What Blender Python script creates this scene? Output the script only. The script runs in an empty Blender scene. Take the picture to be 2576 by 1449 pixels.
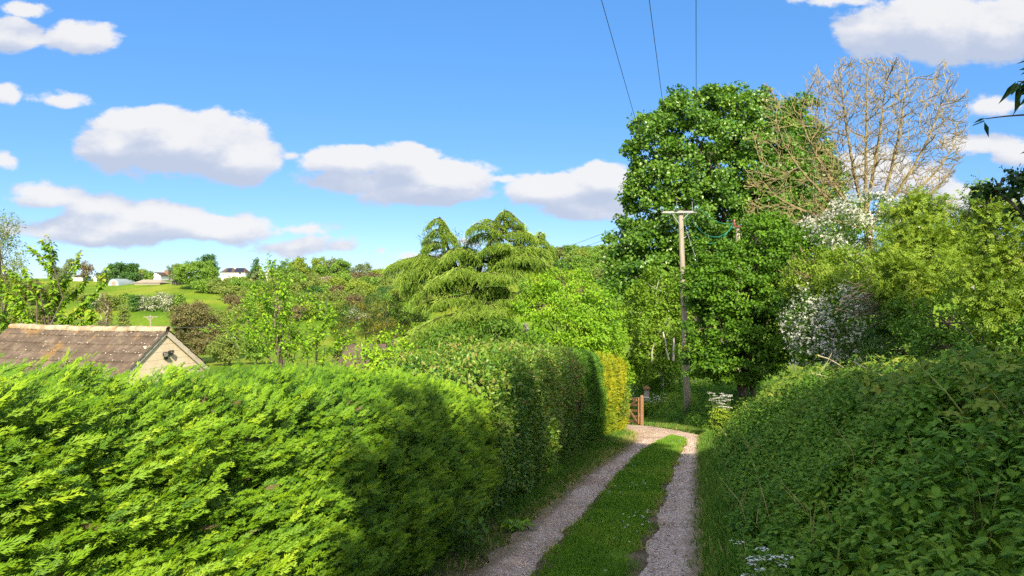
import bpy, math, time
import numpy as np
from mathutils import Vector
T0 = time.time()
sc = bpy.context.scene
COL = sc.collection
# the photo's pinhole, in the pixels of a 2576 x 1449 picture
F, CX, CY, CZ = 1839.0, 1288.0, 724.5, 1.64
R = np.random.default_rng
A = np.array


def P(px, py, d):
    return A([(px - CX) / F * d, d, CZ - (py - CY) / F * d])


def nz(v):
    return v / np.maximum(np.linalg.norm(v, axis=-1, keepdims=True), 1e-9)


def sstep(x):
    x = np.clip(x, 0, 1)
    return x * x * (3 - 2 * x)


def snoise(p, f, seed, n=8):
    r = R(seed)
    k = nz(r.normal(size=(n, p.shape[1]))) * f * r.uniform(.6, 1.7, (n, 1))
    return np.sin(p @ k.T + r.uniform(0, 6.28, n)).sum(1) / n * 1.6


# ------------------------------------------------------------------ terrain
def lane_c(y):
    return -.96 + .26 * y


TOE_Y = [-20, 0, 20, 22, 24.5, 27, 30, 34, 38, 45, 60]
TOE_X = [-5.0, .24, 5.35, 5.9, 6.5, 6.8, 6.9, 6.8, 6.3, 5.0, 3.0]


def toe(y):
    return np.interp(y, TOE_Y, TOE_X)


HED_Y = [-4, 0, 6.3, 12, 18, 22, 25, 28, 29]
HED_X = [-2.8, -2.05, -.85, .25, 1.45, 2.5, 3.5, 4.25, 4.25]


def hedx(y):
    return np.interp(y, HED_Y, HED_X)


GY = np.arange(-60, 3000, 2.0)
_g = np.interp(GY, [-60, 0, 32, 40, 60, 100, 120, 140, 170, 200, 230, 270, 300, 340, 400, 600, 3000],
               [8, 0, -4.27, -5.3, -7.4, -9.6, -10.6, -11.3, -11.4, -8.9, -4.7, 0, 2.9, 5.3, 7, 8, 8])
_k = np.ones(5) / 5
_gs = np.convolve(np.pad(_g, 2, mode='edge'), _k, 'valid')
_gs = np.where(GY < 34, _g, _gs)


def H(x, y):
    x, y = np.broadcast_arrays(np.asarray(x, float), np.asarray(y, float))
    z = np.interp(y, GY, _gs)
    z = np.where(y < 32, -.1335 * y, z)
    s = x - toe(y)
    hb = np.interp(y, [-10, 6, 10, 18, 20, 23, 25, 28, 32, 40, 60, 90], [1.2, 1.22, 1.32, 1.45, 1.4, .8, .7, .9, 1.2, 1.2, 1.0, 0])
    bump = snoise(np.stack([x.ravel(), y.ravel()], -1), 2.0, 71).reshape(x.shape) * .13 + snoise(np.stack([x.ravel(), y.ravel()], -1), 4.5, 72).reshape(x.shape) * .05 if x.size < 40000 or True else 0
    z = z + bump * sstep(s / .9) * np.clip((48 - y) / 10, 0, 1) * np.clip((12 - s) / 3, 0, 1)
    z = z + hb * sstep(s / 2.3) + np.clip(s - 2.3, 0, 30) * .05 * np.clip((95 - y) / 40, 0, 1)
    z = z - np.clip(hedx(y) - .8 - x, 0, 14) * .03 * np.clip((60 - y) / 30, 0, 1)
    z = z + 11 * sstep((x + 25) / 60) * sstep((y - 170) / 130)
    return z


# ------------------------------------------------------------------ scene helpers
OFF = {}


def tag(o, label=None, cat=None, group=None, kind=None):
    if label: o['label'] = label
    if cat: o['category'] = cat
    if group: o['group'] = group
    if kind: o['kind'] = kind
    return o


def thing(name, label, cat, loc, group=None):
    o = bpy.data.objects.new(name, None)
    COL.objects.link(o)
    o.location = [float(c) for c in loc]
    o.empty_display_size = .2
    OFF[o.name] = A([float(c) for c in loc])
    return tag(o, label, cat, group)


def mesh(name, V, Fs, mat, parent=None, v=None, smooth=False):
    if not isinstance(Fs, list): Fs = [Fs]
    Fs = [np.asarray(f, 'i4') for f in Fs if len(f)]
    V = np.asarray(V, 'f8')
    off = OFF[parent.name] if parent else np.zeros(3)
    me = bpy.data.meshes.new(name)
    me.vertices.add(len(V))
    me.vertices.foreach_set('co', (V - off).astype('f4').ravel())
    cnt = np.concatenate([np.full(len(f), f.shape[1], 'i4') for f in Fs])
    lp = np.concatenate([f.ravel() for f in Fs])
    me.loops.add(len(lp))
    me.loops.foreach_set('vertex_index', lp)
    me.polygons.add(len(cnt))
    me.polygons.foreach_set('loop_start', np.concatenate([[0], np.cumsum(cnt)[:-1]]).astype('i4'))
    me.polygons.foreach_set('use_smooth', np.full(len(cnt), bool(smooth)))
    me.update(calc_edges=True)
    if v is not None:
        me.attributes.new('v', 'FLOAT', 'POINT').data.foreach_set('value', np.asarray(v, 'f4'))
    me.materials.append(mat)
    o = bpy.data.objects.new(name, me)
    COL.objects.link(o)
    if parent:
        o.parent = parent
        OFF[o.name] = off
    return o


class MB:
    def __init__(s):
        s.V, s.F, s.v, s.n = [], [], [], 0

    def add(s, V, Fs, v=.5):
        V = np.asarray(V, float).reshape(-1, 3)
        for f in (Fs if isinstance(Fs, list) else [Fs]):
            s.F.append(np.asarray(f, 'i8') + s.n)
        s.V.append(V)
        s.v.append(np.broadcast_to(np.asarray(v, float), (len(V),)))
        s.n += len(V)
        return s

    def box(s, c, size, rot=None, v=.5):
        """centre, full size, rot = 3x3 (columns are the box axes)"""
        B = A([[x, y, z] for x in (-.5, .5) for y in (-.5, .5) for z in (-.5, .5)]) * A(size)
        if rot is not None: B = B @ np.asarray(rot).T
        return s.add(B + A(c), A([[0, 1, 3, 2], [4, 6, 7, 5], [0, 4, 5, 1], [2, 3, 7, 6], [0, 2, 6, 4], [1, 5, 7, 3]]), v)

    def beam(s, p, q, w, h, v=.5, up=(0, 0, 1)):
        p, q = A(p, dtype=float), A(q, dtype=float)
        R_ = frames((q - p)[None], A(up, dtype=float)[None] + 1e-4)[0]
        return s.box((p + q) / 2, (w, np.linalg.norm(q - p), h), R_, v)

    def tube(s, pts, rad, k=6, v=.5, cap=True):
        pts = np.asarray(pts, float); n = len(pts)
        rad = np.broadcast_to(np.asarray(rad, float), (n,))
        t = nz(np.gradient(pts, axis=0))
        ref = A([0, 0, 1.]) if abs(t[:, 2]).mean() < .8 else A([1., 0, 0])
        a = nz(np.cross(t, ref)); b = np.cross(t, a)
        ang = np.arange(k) / k * 6.28318
        ring = pts[:, None] + rad[:, None, None] * (np.cos(ang)[None, :, None] * a[:, None] + np.sin(ang)[None, :, None] * b[:, None])
        V = ring.reshape(-1, 3)
        i = np.arange(n - 1)[:, None] * k + np.arange(k)
        j = np.arange(n - 1)[:, None] * k + (np.arange(k) + 1) % k
        Q = np.stack([i, j, j + k, i + k], -1).reshape(-1, 4)
        Fs = [Q]
        if cap:
            V = np.concatenate([V, pts[[0, -1]]])
            m = np.arange(k); m2 = (m + 1) % k
            Fs.append(np.concatenate([np.stack([m2, m, np.full(k, n * k)], -1), np.stack([m + (n - 1) * k, m2 + (n - 1) * k, np.full(k, n * k + 1)], -1)]))
        return s.add(V, Fs, v)

    def build(s, name, mat, parent=None, smooth=False):
        by = {}
        for f in s.F: by.setdefault(f.shape[1], []).append(f)
        return mesh(name, np.concatenate(s.V), [np.concatenate(f) for f in by.values()], mat, parent, np.concatenate(s.v), smooth)


def frames(axis, nrm):
    a = nz(axis)
    n = nz(nrm - (nrm * a).sum(-1, keepdims=True) * a)
    return np.stack([np.cross(a, n), a, n], -1)


def inst(tpl, pos, Rm, s, v):
    TV, TF = tpl
    n, K = len(pos), len(TV)
    s = np.asarray(s, float)
    s = s[:, None, None] if s.ndim == 1 else s[:, None, :]
    V = np.einsum('nij,nkj->nki', Rm, TV[None] * s) + pos[:, None]
    Fc = (TF[None] + (np.arange(n) * K)[:, None, None]).reshape(-1, TF.shape[1])
    return V.reshape(-1, 3), Fc, np.repeat(v, K)


# ------------------------------------------------------------------ leaf templates (Y along the leaf, Z its upper side)
LEAF2 = (A([[0, 0, 0], [-.3, .45, .05], [0, 1, -.08], [.3, .45, .05]]), A([[0, 3, 2], [0, 2, 1]]))
LEAF4 = (A([[0, 0, 0], [0, .5, -.05], [0, 1, -.16], [-.3, .42, .06], [.3, .42, .06]]), A([[0, 4, 1], [4, 2, 1], [0, 1, 3], [3, 1, 2]]))
ROUND = (A([[0, 0, 0], [0, .5, -.05], [0, 1, -.1], [-.42, .3, .05], [.42, .3, .05], [-.36, .7, .03], [.36, .7, .03]]),
         A([[0, 4, 1], [4, 6, 1], [6, 2, 1], [0, 1, 3], [3, 1, 5], [5, 1, 2]]))
SLIM = (A([[0, 0, 0], [-.13, .4, .03], [0, 1, -.15], [.13, .4, .03]]), A([[0, 3, 2], [0, 2, 1]]))


def join(parts):
    V, Fc, n = [], [], 0
    for v, f in parts:
        V.append(v); Fc.append(f + n); n += len(v)
    return np.concatenate(V), np.concatenate(Fc)


def place(tpl, pos, ang, s, tilt=0.0):
    """a leaf template laid in the XY plane at pos, turned ang from +Y"""
    c, si = math.cos(ang), math.sin(ang)
    M = A([[c, si, 0], [-si, c, 0], [0, 0, 1.]])
    V = tpl[0] * A([s, s, s])
    V = V @ M.T + A(pos)
    V = V.copy(); V[:, 2] += tilt * np.hypot(V[:, 0] - pos[0], V[:, 1] - pos[1])
    return V, tpl[1]


def t_spray(K=7, ang=.55, w=.045, droop=.14, seed=0, wild=1.0):
    """a scaly conifer spray: a curved stem with uneven forking side shoots"""
    r = R(900 + seed)
    bx = r.uniform(-.22, .22) * wild
    stem = lambda t: A([bx * t * t, t, -droop * t * t])
    tri = A([[0, 3, 2], [0, 2, 1]])

    def sl(b, d, L, wd):
        n = nz(np.cross(d, A([0, 0, 1.]))) * wd
        m = b + d * L * .5
        return (np.stack([b - n * .2, m - n, b + d * L, m + n]), tri)
    ps = [sl(stem(.0), nz(stem(.5) - stem(0)), .56, w * .7), sl(stem(.48), nz(stem(1.) - stem(.5)), .54, w * .7)]
    for i in range(K):
        for s in (-1, 1):
            if r.uniform() < .12 * wild: continue
            t = np.clip(.06 + .86 * (i + r.uniform(-.3, .3) + (.35 if s > 0 else 0)) / K, 0, .95)
            L = (.36 * (1 - .7 * t) + .05) * r.uniform(.55, 1.3)
            a = ang * r.uniform(.6, 1.4)
            d = nz(A([s * math.sin(a), math.cos(a), r.normal(0, .28 * wild)]))
            b = stem(t)
            ps.append(sl(b, d, L, w * r.uniform(.7, 1.15)))
            if L > .2:
                d2 = nz(d + A([s * -.5, .35, r.normal(0, .25)])); ps.append(sl(b + d * L * .38, d2, L * .55, w * .8))
                d3 = nz(d + A([s * .45, -.1, r.normal(0, .25)])); ps.append(sl(b + d * L * .3, d3, L * .45, w * .75))
    return join(ps)


def t_nettle(teeth=6):
    m = teeth * 2 + 1
    V, Fc = [], []
    prof = lambda t: .36 * (t ** .55) * (1 - t) ** .75 * 1.75
    for i in range(m):
        t = i / (m - 1)
        V.append([0, t, -.16 * t * t - .03])
    for s in (-1, 1):
        b = len(V)
        for i in range(m):
            t = i / (m - 1)
            w = prof(t)
            if i % 2 == 1: w = w * 1.16 + .012
            else: w *= .86
            V.append([s * w, t + (.035 if i % 2 else 0), -.16 * t * t + .05 - .3 * w * w])
        for i in range(m - 1):
            q = [i, i + 1, b + i + 1, b + i]
            if s > 0: q = q[::-1]
            Fc += [[q[0], q[1], q[2]], [q[0], q[2], q[3]]]
    return A(V), A(Fc)


def t_pinnate(n=3, leaf=SLIM, s=.42, wide=1.5):
    ps = []
    lf = (leaf[0] * A([wide, 1, 1]), leaf[1])
    for i in range(n):
        t = .25 + .5 * i / max(n - 1, 1)
        for sg in (-1, 1):
            ps.append(place(lf, (0, t, 0), sg * 1.05, s, -.15))
    ps.append(place(lf, (0, .72, 0), 0, s, -.2))
    ps.append((A([[-.012, 0, 0], [.012, 0, 0], [0, .8, 0]]), A([[0, 1, 2]])))
    return join(ps)


def t_tri(s=.62):
    return join([place(NETTLE_S, (0, .25, 0), a, s, -.12) for a in (-1.15, 1.15, 0)])


def t_tassel(r=R(3)):
    """a drooping cedar shoot: a hanging stem with short rosettes of needles, along +Y"""
    ps = []
    for i in range(7):
        t = i / 7
        for k in range(4):
            a = k * 1.57 + i * .6
            d = A([math.cos(a), .75, math.sin(a)]) * (.13 * (1 - .45 * t))
            b = A([0, t, 0]); n = A([-math.sin(a), 0, math.cos(a)]) * .05
            ps.append((np.stack([b - n, b + n, b + d + A([0, .04, 0])]), A([[0, 1, 2]])))
    ps.append((A([[-.02, 0, 0], [.02, 0, 0], [0, 1.05, 0]]), A([[0, 1, 2]])))
    return join(ps)


def t_flowerhead(n=9, seed=1):
    """a flat cluster of little white blooms"""
    r = R(seed)
    ps = []
    for i in range(n):
        a, q = r.uniform(0, 6.28), math.sqrt(r.uniform(0, 1)) * .5
        c = A([q * math.cos(a), q * math.sin(a), .18 - .5 * q * q + r.uniform(0, .06)])
        w = r.uniform(.11, .19)
        rot = r.uniform(0, 1.5)
        V = A([[math.cos(rot + k * 1.2566) * w, math.sin(rot + k * 1.2566) * w, r.uniform(-.03, .03)] for k in range(5)]) + c
        ps.append((V, A([[0, 1, 2], [0, 2, 3], [0, 3, 4]])))
    return join(ps)


def t_grass(n=5, seed=2, spread=.35, wide=.05):
    """a tuft: Y is up the blade, built in XZ round the root; Y up"""
    r = R(seed)
    ps = []
    for i in range(n):
        a = r.uniform(0, 6.28); h = r.uniform(.6, 1.05); lean = r.uniform(.1, spread)
        d = A([math.cos(a), 0, math.sin(a)]); n_ = A([-math.sin(a), 0, math.cos(a)]) * wide * r.uniform(.6, 1)
        b = d * r.uniform(0, .16)
        m = b + d * lean * h * .35 + A([0, h * .55, 0]); t = b + d * lean * h * 1.25 + A([0, h, 0])
        ps.append((np.stack([b - n_, b + n_, m + n_ * .8, m - n_ * .8, t]), A([[0, 1, 2], [0, 2, 3], [3, 2, 4]])))
    return join(ps)


def t_pebble(seed=0):
    r = R(seed)
    V = A([[1, 0, 0], [-1, 0, 0], [0, 1, 0], [0, -1, 0], [0, 0, .6], [.7, .7, .1], [-.7, .6, .1], [.6, -.7, .1], [-.6, -.7, .1]]) * r.uniform(.7, 1.2, (9, 3))
    o = [0, 5, 2, 6, 1, 8, 3, 7]
    return V, A([[o[i], o[(i + 1) % 8], 4] for i in range(8)])


SPRAYS = [t_spray(8, .40, .024, .14, k, .7) for k in range(6)]
SPRAYS_S = [t_spray(4, .45, .042, .12, 10 + k, .7) for k in range(4)]
SPRAY_S = SPRAYS_S[0]
NETTLE = t_nettle(6)
NETTLE_S = t_nettle(3)
PINN = t_pinnate()
PINN5 = t_pinnate(3, LEAF2, .36, .8)
TRI = t_tri()
TASSEL = t_tassel()
FLOWER = t_flowerhead()
TUFTS = [t_grass(5, k) for k in range(4)]
LONGTUFT = t_grass(6, 11, .8, .03)


# ------------------------------------------------------------------ materials
class NT:
    def __init__(s, tree):
        s.t = tree; s.t.nodes.clear()

    def n(s, typ, **kw):
        o = s.t.nodes.new(typ)
        for k, v in kw.items():
            if k.startswith('i_'):
                o.inputs[int(k[2:]) if k[2:].isdigit() else k[2:].replace('_', ' ')].default_value = v
            else:
                setattr(o, k, v)
        return o

    def l(s, a, ao, b, bi):
        s.t.links.new(a.outputs[ao], b.inputs[bi])

    def ramp(s, stops, interp='LINEAR'):
        o = s.t.nodes.new('ShaderNodeValToRGB')
        o.color_ramp.interpolation = interp
        e = o.color_ramp.elements
        while len(e) < len(stops): e.new(.5)
        for i, (p, c) in enumerate(stops):
            e[i].position = p; e[i].color = (*c, 1)
        return o

    def math(s, op, a=None, b=None, c=None, clamp=False):
        o = s.t.nodes.new('ShaderNodeMath'); o.operation = op; o.use_clamp = clamp
        for i, x in enumerate((a, b, c)):
            if x is None: continue
            if isinstance(x, tuple): s.t.links.new(x[0].outputs[x[1]], o.inputs[i])
            else: o.inputs[i].default_value = x
        return o


def newmat(name):
    m = bpy.data.materials.new(name)
    m.use_nodes = True
    return m, NT(m.node_tree)


def leaf_mat(name, stops, trans=.3, rough=.55, spec=.3, tint=(1.25, 1.15, .5)):
    m, t = newmat(name)
    at = t.n('ShaderNodeAttribute', attribute_name='v')
    rp = t.ramp(stops); t.l(at, 'Fac', rp, 0)
    pr = t.n('ShaderNodeBsdfPrincipled', i_Roughness=rough)
    pr.inputs['Specular IOR Level'].default_value = spec
    t.l(rp, 0, pr, 'Base Color')
    mul = t.n('ShaderNodeMix', data_type='RGBA', blend_type='MULTIPLY')
    mul.inputs[0].default_value = 1
    t.l(rp, 0, mul, 6); mul.inputs[7].default_value = (*tint, 1)
    tr = t.n('ShaderNodeBsdfTranslucent'); t.l(mul, 2, tr, 0)
    mx = t.n('ShaderNodeMixShader'); mx.inputs[0].default_value = trans
    t.l(pr, 0, mx, 1); t.l(tr, 0, mx, 2)
    out = t.n('ShaderNodeOutputMaterial'); t.l(mx, 0, out, 0)
    return m


def noise_mat(name, stops, scale=5, detail=6, rough=.9, bump=0., bscale=None, stretch=(1, 1, 1), spec=.2, second=None, metallic=0, dist=0.0):
    """noise-driven colours over object coordinates, optional bump; second = (stops-colour, scale, threshold, softness) blotches"""
    m, t = newmat(name)
    tc = t.n('ShaderNodeTexCoord')
    mp = t.n('ShaderNodeMapping'); mp.inputs['Scale'].default_value = stretch
    t.l(tc, 'Object', mp, 0)
    nt = t.n('ShaderNodeTexNoise', i_Scale=scale, i_Detail=detail, i_Roughness=.6, i_Distortion=dist)
    t.l(mp, 0, nt, 0)
    rp = t.ramp(stops); t.l(nt, 0, rp, 0)
    col = (rp, 0)
    if second:
        c2, s2, th, sf = second
        n2 = t.n('ShaderNodeTexNoise', i_Scale=s2, i_Detail=5., i_Roughness=.65); t.l(mp, 0, n2, 0)
        mr = t.n('ShaderNodeMapRange', interpolation_type='SMOOTHSTEP')
        mr.inputs[1].default_value = th; mr.inputs[2].default_value = th + sf
        t.l(n2, 0, mr, 0)
        mx = t.n('ShaderNodeMix', data_type='RGBA'); t.l(mr, 0, mx, 0); t.l(rp, 0, mx, 6)
        mx.inputs[7].default_value = (*c2, 1)
        col = (mx, 2)
    pr = t.n('ShaderNodeBsdfPrincipled', i_Roughness=rough, i_Metallic=metallic)
    pr.inputs['Specular IOR Level'].default_value = spec
    t.l(*col, pr, 'Base Color')
    if bump:
        nb = t.n('ShaderNodeTexNoise', i_Scale=bscale or scale * 3, i_Detail=6.); t.l(mp, 0, nb, 0)
        bp = t.n('ShaderNodeBump', i_Distance=bump); bp.inputs['Strength'].default_value = 1
        t.l(nb, 0, bp, 'Height'); t.l(bp, 0, pr, 'Normal')
    out = t.n('ShaderNodeOutputMaterial'); t.l(pr, 0, out, 0)
    return m


def plain(name, c, rough=.6, spec=.3, metallic=0, var=.12, scale=8):
    lo = [x * (1 - var) for x in c]; hi = [min(1, x * (1 + var)) for x in c]
    return noise_mat(name, [(.3, lo), (.7, hi)], scale, 4, rough, spec=spec, metallic=metallic)


M = {}
LG = 1.45
def lm(key, cols, **kw):
    k = len(cols)
    M[key] = leaf_mat(key.replace('_', ' '), [(.02 + .96 * i / (k - 1), tuple(x * LG for x in c)) for i, c in enumerate(cols)], **kw)
SKY_STR, SKY_SAT, SKY_VAL, SKY_HUE, SUN_E, EXPOSURE = .135, 1.1, .85, .5, 5.0, 1.0
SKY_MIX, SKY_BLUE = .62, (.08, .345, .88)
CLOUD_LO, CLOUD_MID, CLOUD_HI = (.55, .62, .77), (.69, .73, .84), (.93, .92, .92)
CLOUD_FILL = (1.3, 1.2, 1.05)
DENOISE = False
# ------------------------------------------------------------------ leaf colours
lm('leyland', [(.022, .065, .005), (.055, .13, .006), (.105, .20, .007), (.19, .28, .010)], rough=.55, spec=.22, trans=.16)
lm('dark_conifer', [(.03, .085, .008), (.055, .14, .010), (.10, .20, .014)], trans=.2)
lm('gold_conifer', [(.05, .12, .008), (.12, .19, .008), (.20, .24, .010), (.31, .30, .013)], trans=.35)
lm('mixed_hedge', [(.03, .085, .012), (.055, .135, .014), (.09, .18, .016), (.15, .22, .022), (.17, .15, .04)], rough=.42, spec=.45)
lm('red_leaf', [(.06, .06, .02), (.14, .06, .03), (.2, .08, .045)], rough=.4, spec=.45)
lm('laurel', [(.035, .085, .010), (.065, .135, .013), (.11, .19, .018)], rough=.5, spec=.22)
lm('bright', [(.06, .15, .01), (.11, .23, .012), (.17, .30, .014), (.22, .33, .02)], trans=.35)
lm('cherry', [(.05, .12, .01), (.10, .20, .012), (.16, .27, .014), (.25, .25, .03)], rough=.4, spec=.4)
lm('plum', [(.05, .13, .008), (.10, .22, .010), (.17, .30, .012), (.24, .32, .02)], rough=.45)
lm('poplar', [(.025, .075, .008), (.055, .13, .011), (.095, .185, .015), (.15, .235, .026)], rough=.38, spec=.55)
lm('birch', [(.06, .125, .01), (.105, .19, .012), (.16, .25, .016)], trans=.35)
lm('hazel', [(.035, .095, .008), (.07, .155, .009), (.115, .22, .012)], trans=.3, rough=.5)
lm('hawthorn', [(.045, .11, .012), (.08, .165, .016), (.125, .22, .02)], trans=.3)
lm('elder', [(.065, .125, .012), (.11, .185, .015), (.165, .24, .02), (.235, .29, .032)], trans=.35)
lm('ivy', [(.025, .06, .010), (.045, .10, .012), (.07, .15, .018)], rough=.45, spec=.3)
lm('blossom', [(.27, .28, .23), (.36, .36, .32), (.43, .43, .40)], trans=.25, tint=(1, 1, 1))
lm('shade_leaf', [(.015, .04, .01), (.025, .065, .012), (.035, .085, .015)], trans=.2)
lm('nettle', [(.03, .085, .010), (.065, .15, .015), (.105, .20, .02), (.165, .25, .028)], rough=.55, spec=.18)
lm('bramble', [(.04, .085, .012), (.07, .13, .015), (.12, .175, .02), (.19, .21, .035)], rough=.55, spec=.2)
lm('grass', [(.07, .165, .014), (.11, .225, .02), (.165, .27, .028), (.32, .31, .10)], rough=.6, spec=.2, trans=.3)
lm('verge_grass', [(.04, .11, .014), (.065, .155, .018), (.12, .19, .03), (.30, .25, .11), (.36, .29, .15)], rough=.7, spec=.15, trans=.3)
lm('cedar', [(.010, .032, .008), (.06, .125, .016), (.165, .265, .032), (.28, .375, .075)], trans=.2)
lm('yew', [(.012, .035, .008), (.03, .06, .01), (.14, .13, .012), (.24, .18, .02)], trans=.15)
lm('far_green', [(.06, .125, .02), (.10, .185, .025), (.14, .235, .03), (.18, .27, .036)])  # far foliage greens are lightened, haze put into the colour
lm('far_dark', [(.03, .08, .018), (.05, .115, .024), (.075, .155, .03)])
lm('far_yellow', [(.11, .165, .022), (.165, .225, .028), (.22, .27, .035)])
lm('far_olive', [(.085, .13, .028), (.135, .18, .035), (.19, .23, .045)])
lm('far_brown', [(.08, .07, .035), (.125, .105, .05), (.17, .15, .07)])
lm('far_grey', [(.09, .13, .06), (.13, .175, .08), (.18, .22, .11)])
lm('far_white', [(.06, .10, .02), (.09, .14, .03), (.34, .35, .27), (.45, .44, .38)], tint=(1, 1, .9))
lm('far_pink', [(.10, .12, .04), (.24, .20, .13), (.38, .31, .24)], tint=(1, 1, .9))

M['bark'] = noise_mat('grey brown bark', [(.3, (.06, .045, .032)), (.7, (.17, .14, .11))], 9, bump=.01, stretch=(1, 1, .25))
M['dark_bark'] = noise_mat('dark bark', [(.3, (.022, .016, .012)), (.7, (.06, .045, .035))], 9, bump=.01, stretch=(1, 1, .25))
M['pale_bark'] = noise_mat('pale birch bark', [(.3, (.2, .17, .13)), (.6, (.5, .46, .40))], 7, bump=.005, second=((.05, .04, .035), 6, .62, .06))
M['ash_bark'] = noise_mat('lichened ash bark', [(.3, (.10, .085, .06)), (.55, (.235, .19, .098)), (.75, (.36, .28, .095))], 3, bump=.004)
M['twig'] = plain('brown twig', (.13, .085, .05), .8)
M['dead'] = plain('dead straw stem', (.42, .36, .26), .8)
M['stem'] = plain('green stem', (.09, .16, .03), .6)
M['inner'] = noise_mat('shade dark hedge core', [(.3, (.012, .012, .006)), (.7, (.035, .04, .015))], 14, bump=.02)
M['pole_wood'] = noise_mat('weathered pole wood', [(.3, (.20, .17, .135)), (.7, (.38, .33, .27))], 6, stretch=(3, 3, .15), bump=.004)
M['gate_wood'] = noise_mat('orange brown gate timber', [(.3, (.16, .085, .045)), (.7, (.28, .16, .085))], 7, stretch=(2, 2, 2), bump=.002, rough=.55)
M['old_wood'] = noise_mat('grey weathered board', [(.3, (.16, .14, .12)), (.7, (.34, .30, .26))], 6, stretch=(1, 1, 1), bump=.003)
M['steel'] = plain('galvanised steel', (.24, .25, .25), .45, .5, .3)
M['glass_disc'] = plain('aqua insulator glass', (.13, .22, .22), .12, .7)
M['black'] = plain('black plastic', (.015, .015, .017), .4, .5)
M['wire'] = plain('aged wire', (.05, .06, .07), .5, .4)
M['teal'] = plain('teal covered cable', (.03, .30, .24), .5)
M['terracotta'] = plain('red brown ceramic', (.25, .05, .03), .3, .5)
M['yellow'] = plain('yellow sign plate', (.65, .40, .02), .5)
M['white_wall'] = noise_mat('white render', [(.3, (.74, .73, .70)), (.7, (.82, .81, .78))], 2, 5)
M['cream_block'] = noise_mat('cream blockwork', [(.3, (.55, .46, .33)), (.7, (.66, .57, .43))], 3, 6, bump=.002)
M['brick'] = noise_mat('red brick', [(.3, (.26, .10, .06)), (.7, (.38, .16, .10))], 4)
M['roof_brown'] = noise_mat('brown roof tiles', [(.3, (.065, .047, .038)), (.7, (.12, .088, .068))], 3)
M['roof_red'] = noise_mat('red roof tiles', [(.3, (.28, .105, .06)), (.7, (.40, .16, .10))], 3)
M['roof_tan'] = noise_mat('tan sheet roof', [(.3, (.26, .22, .17)), (.7, (.38, .33, .26))], 1.2)
M['roof_blue'] = plain('pale blue corrugated metal', (.27, .33, .36), .5)
M['solar'] = plain('dark solar glass', (.025, .028, .04), .15, .6)
M['pane'] = plain('dark window pane', (.03, .035, .04), .1, .6)
M['fence_wood'] = noise_mat('brown fence boards', [(.3, (.22, .15, .10)), (.7, (.34, .25, .17))], 3)
M['stone'] = noise_mat('grey stone', [(.3, (.14, .13, .12)), (.7, (.28, .26, .23))], 5, bump=.01)
M['shed_tile'] = noise_mat('worn purple brown roof tiles', [(.30, (.07, .052, .040)), (.5, (.115, .088, .068)), (.7, (.20, .16, .125))], 2.6, 7, rough=.9, bump=.004, bscale=30,
                           second=((.21, .125, .04), 1.3, .55, .14))
M['ridge_tile'] = noise_mat('lichened ridge tiles', [(.3, (.20, .15, .10)), (.5, (.32, .26, .18)), (.7, (.44, .40, .32))], 4, 7, rough=.95, bump=.006, bscale=30, second=((.28, .14, .03), 3, .58, .1))
M['lichen'] = plain('pale lichen', (.52, .50, .42), .95)
M['board'] = noise_mat('grey bargeboard', [(.3, (.40, .35, .29)), (.7, (.56, .51, .43))], 5, bump=.002)
lm('petal', [(.50, .50, .45), (.58, .58, .54), (.62, .62, .58)], trans=.3, tint=(1, 1, 1))


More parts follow.
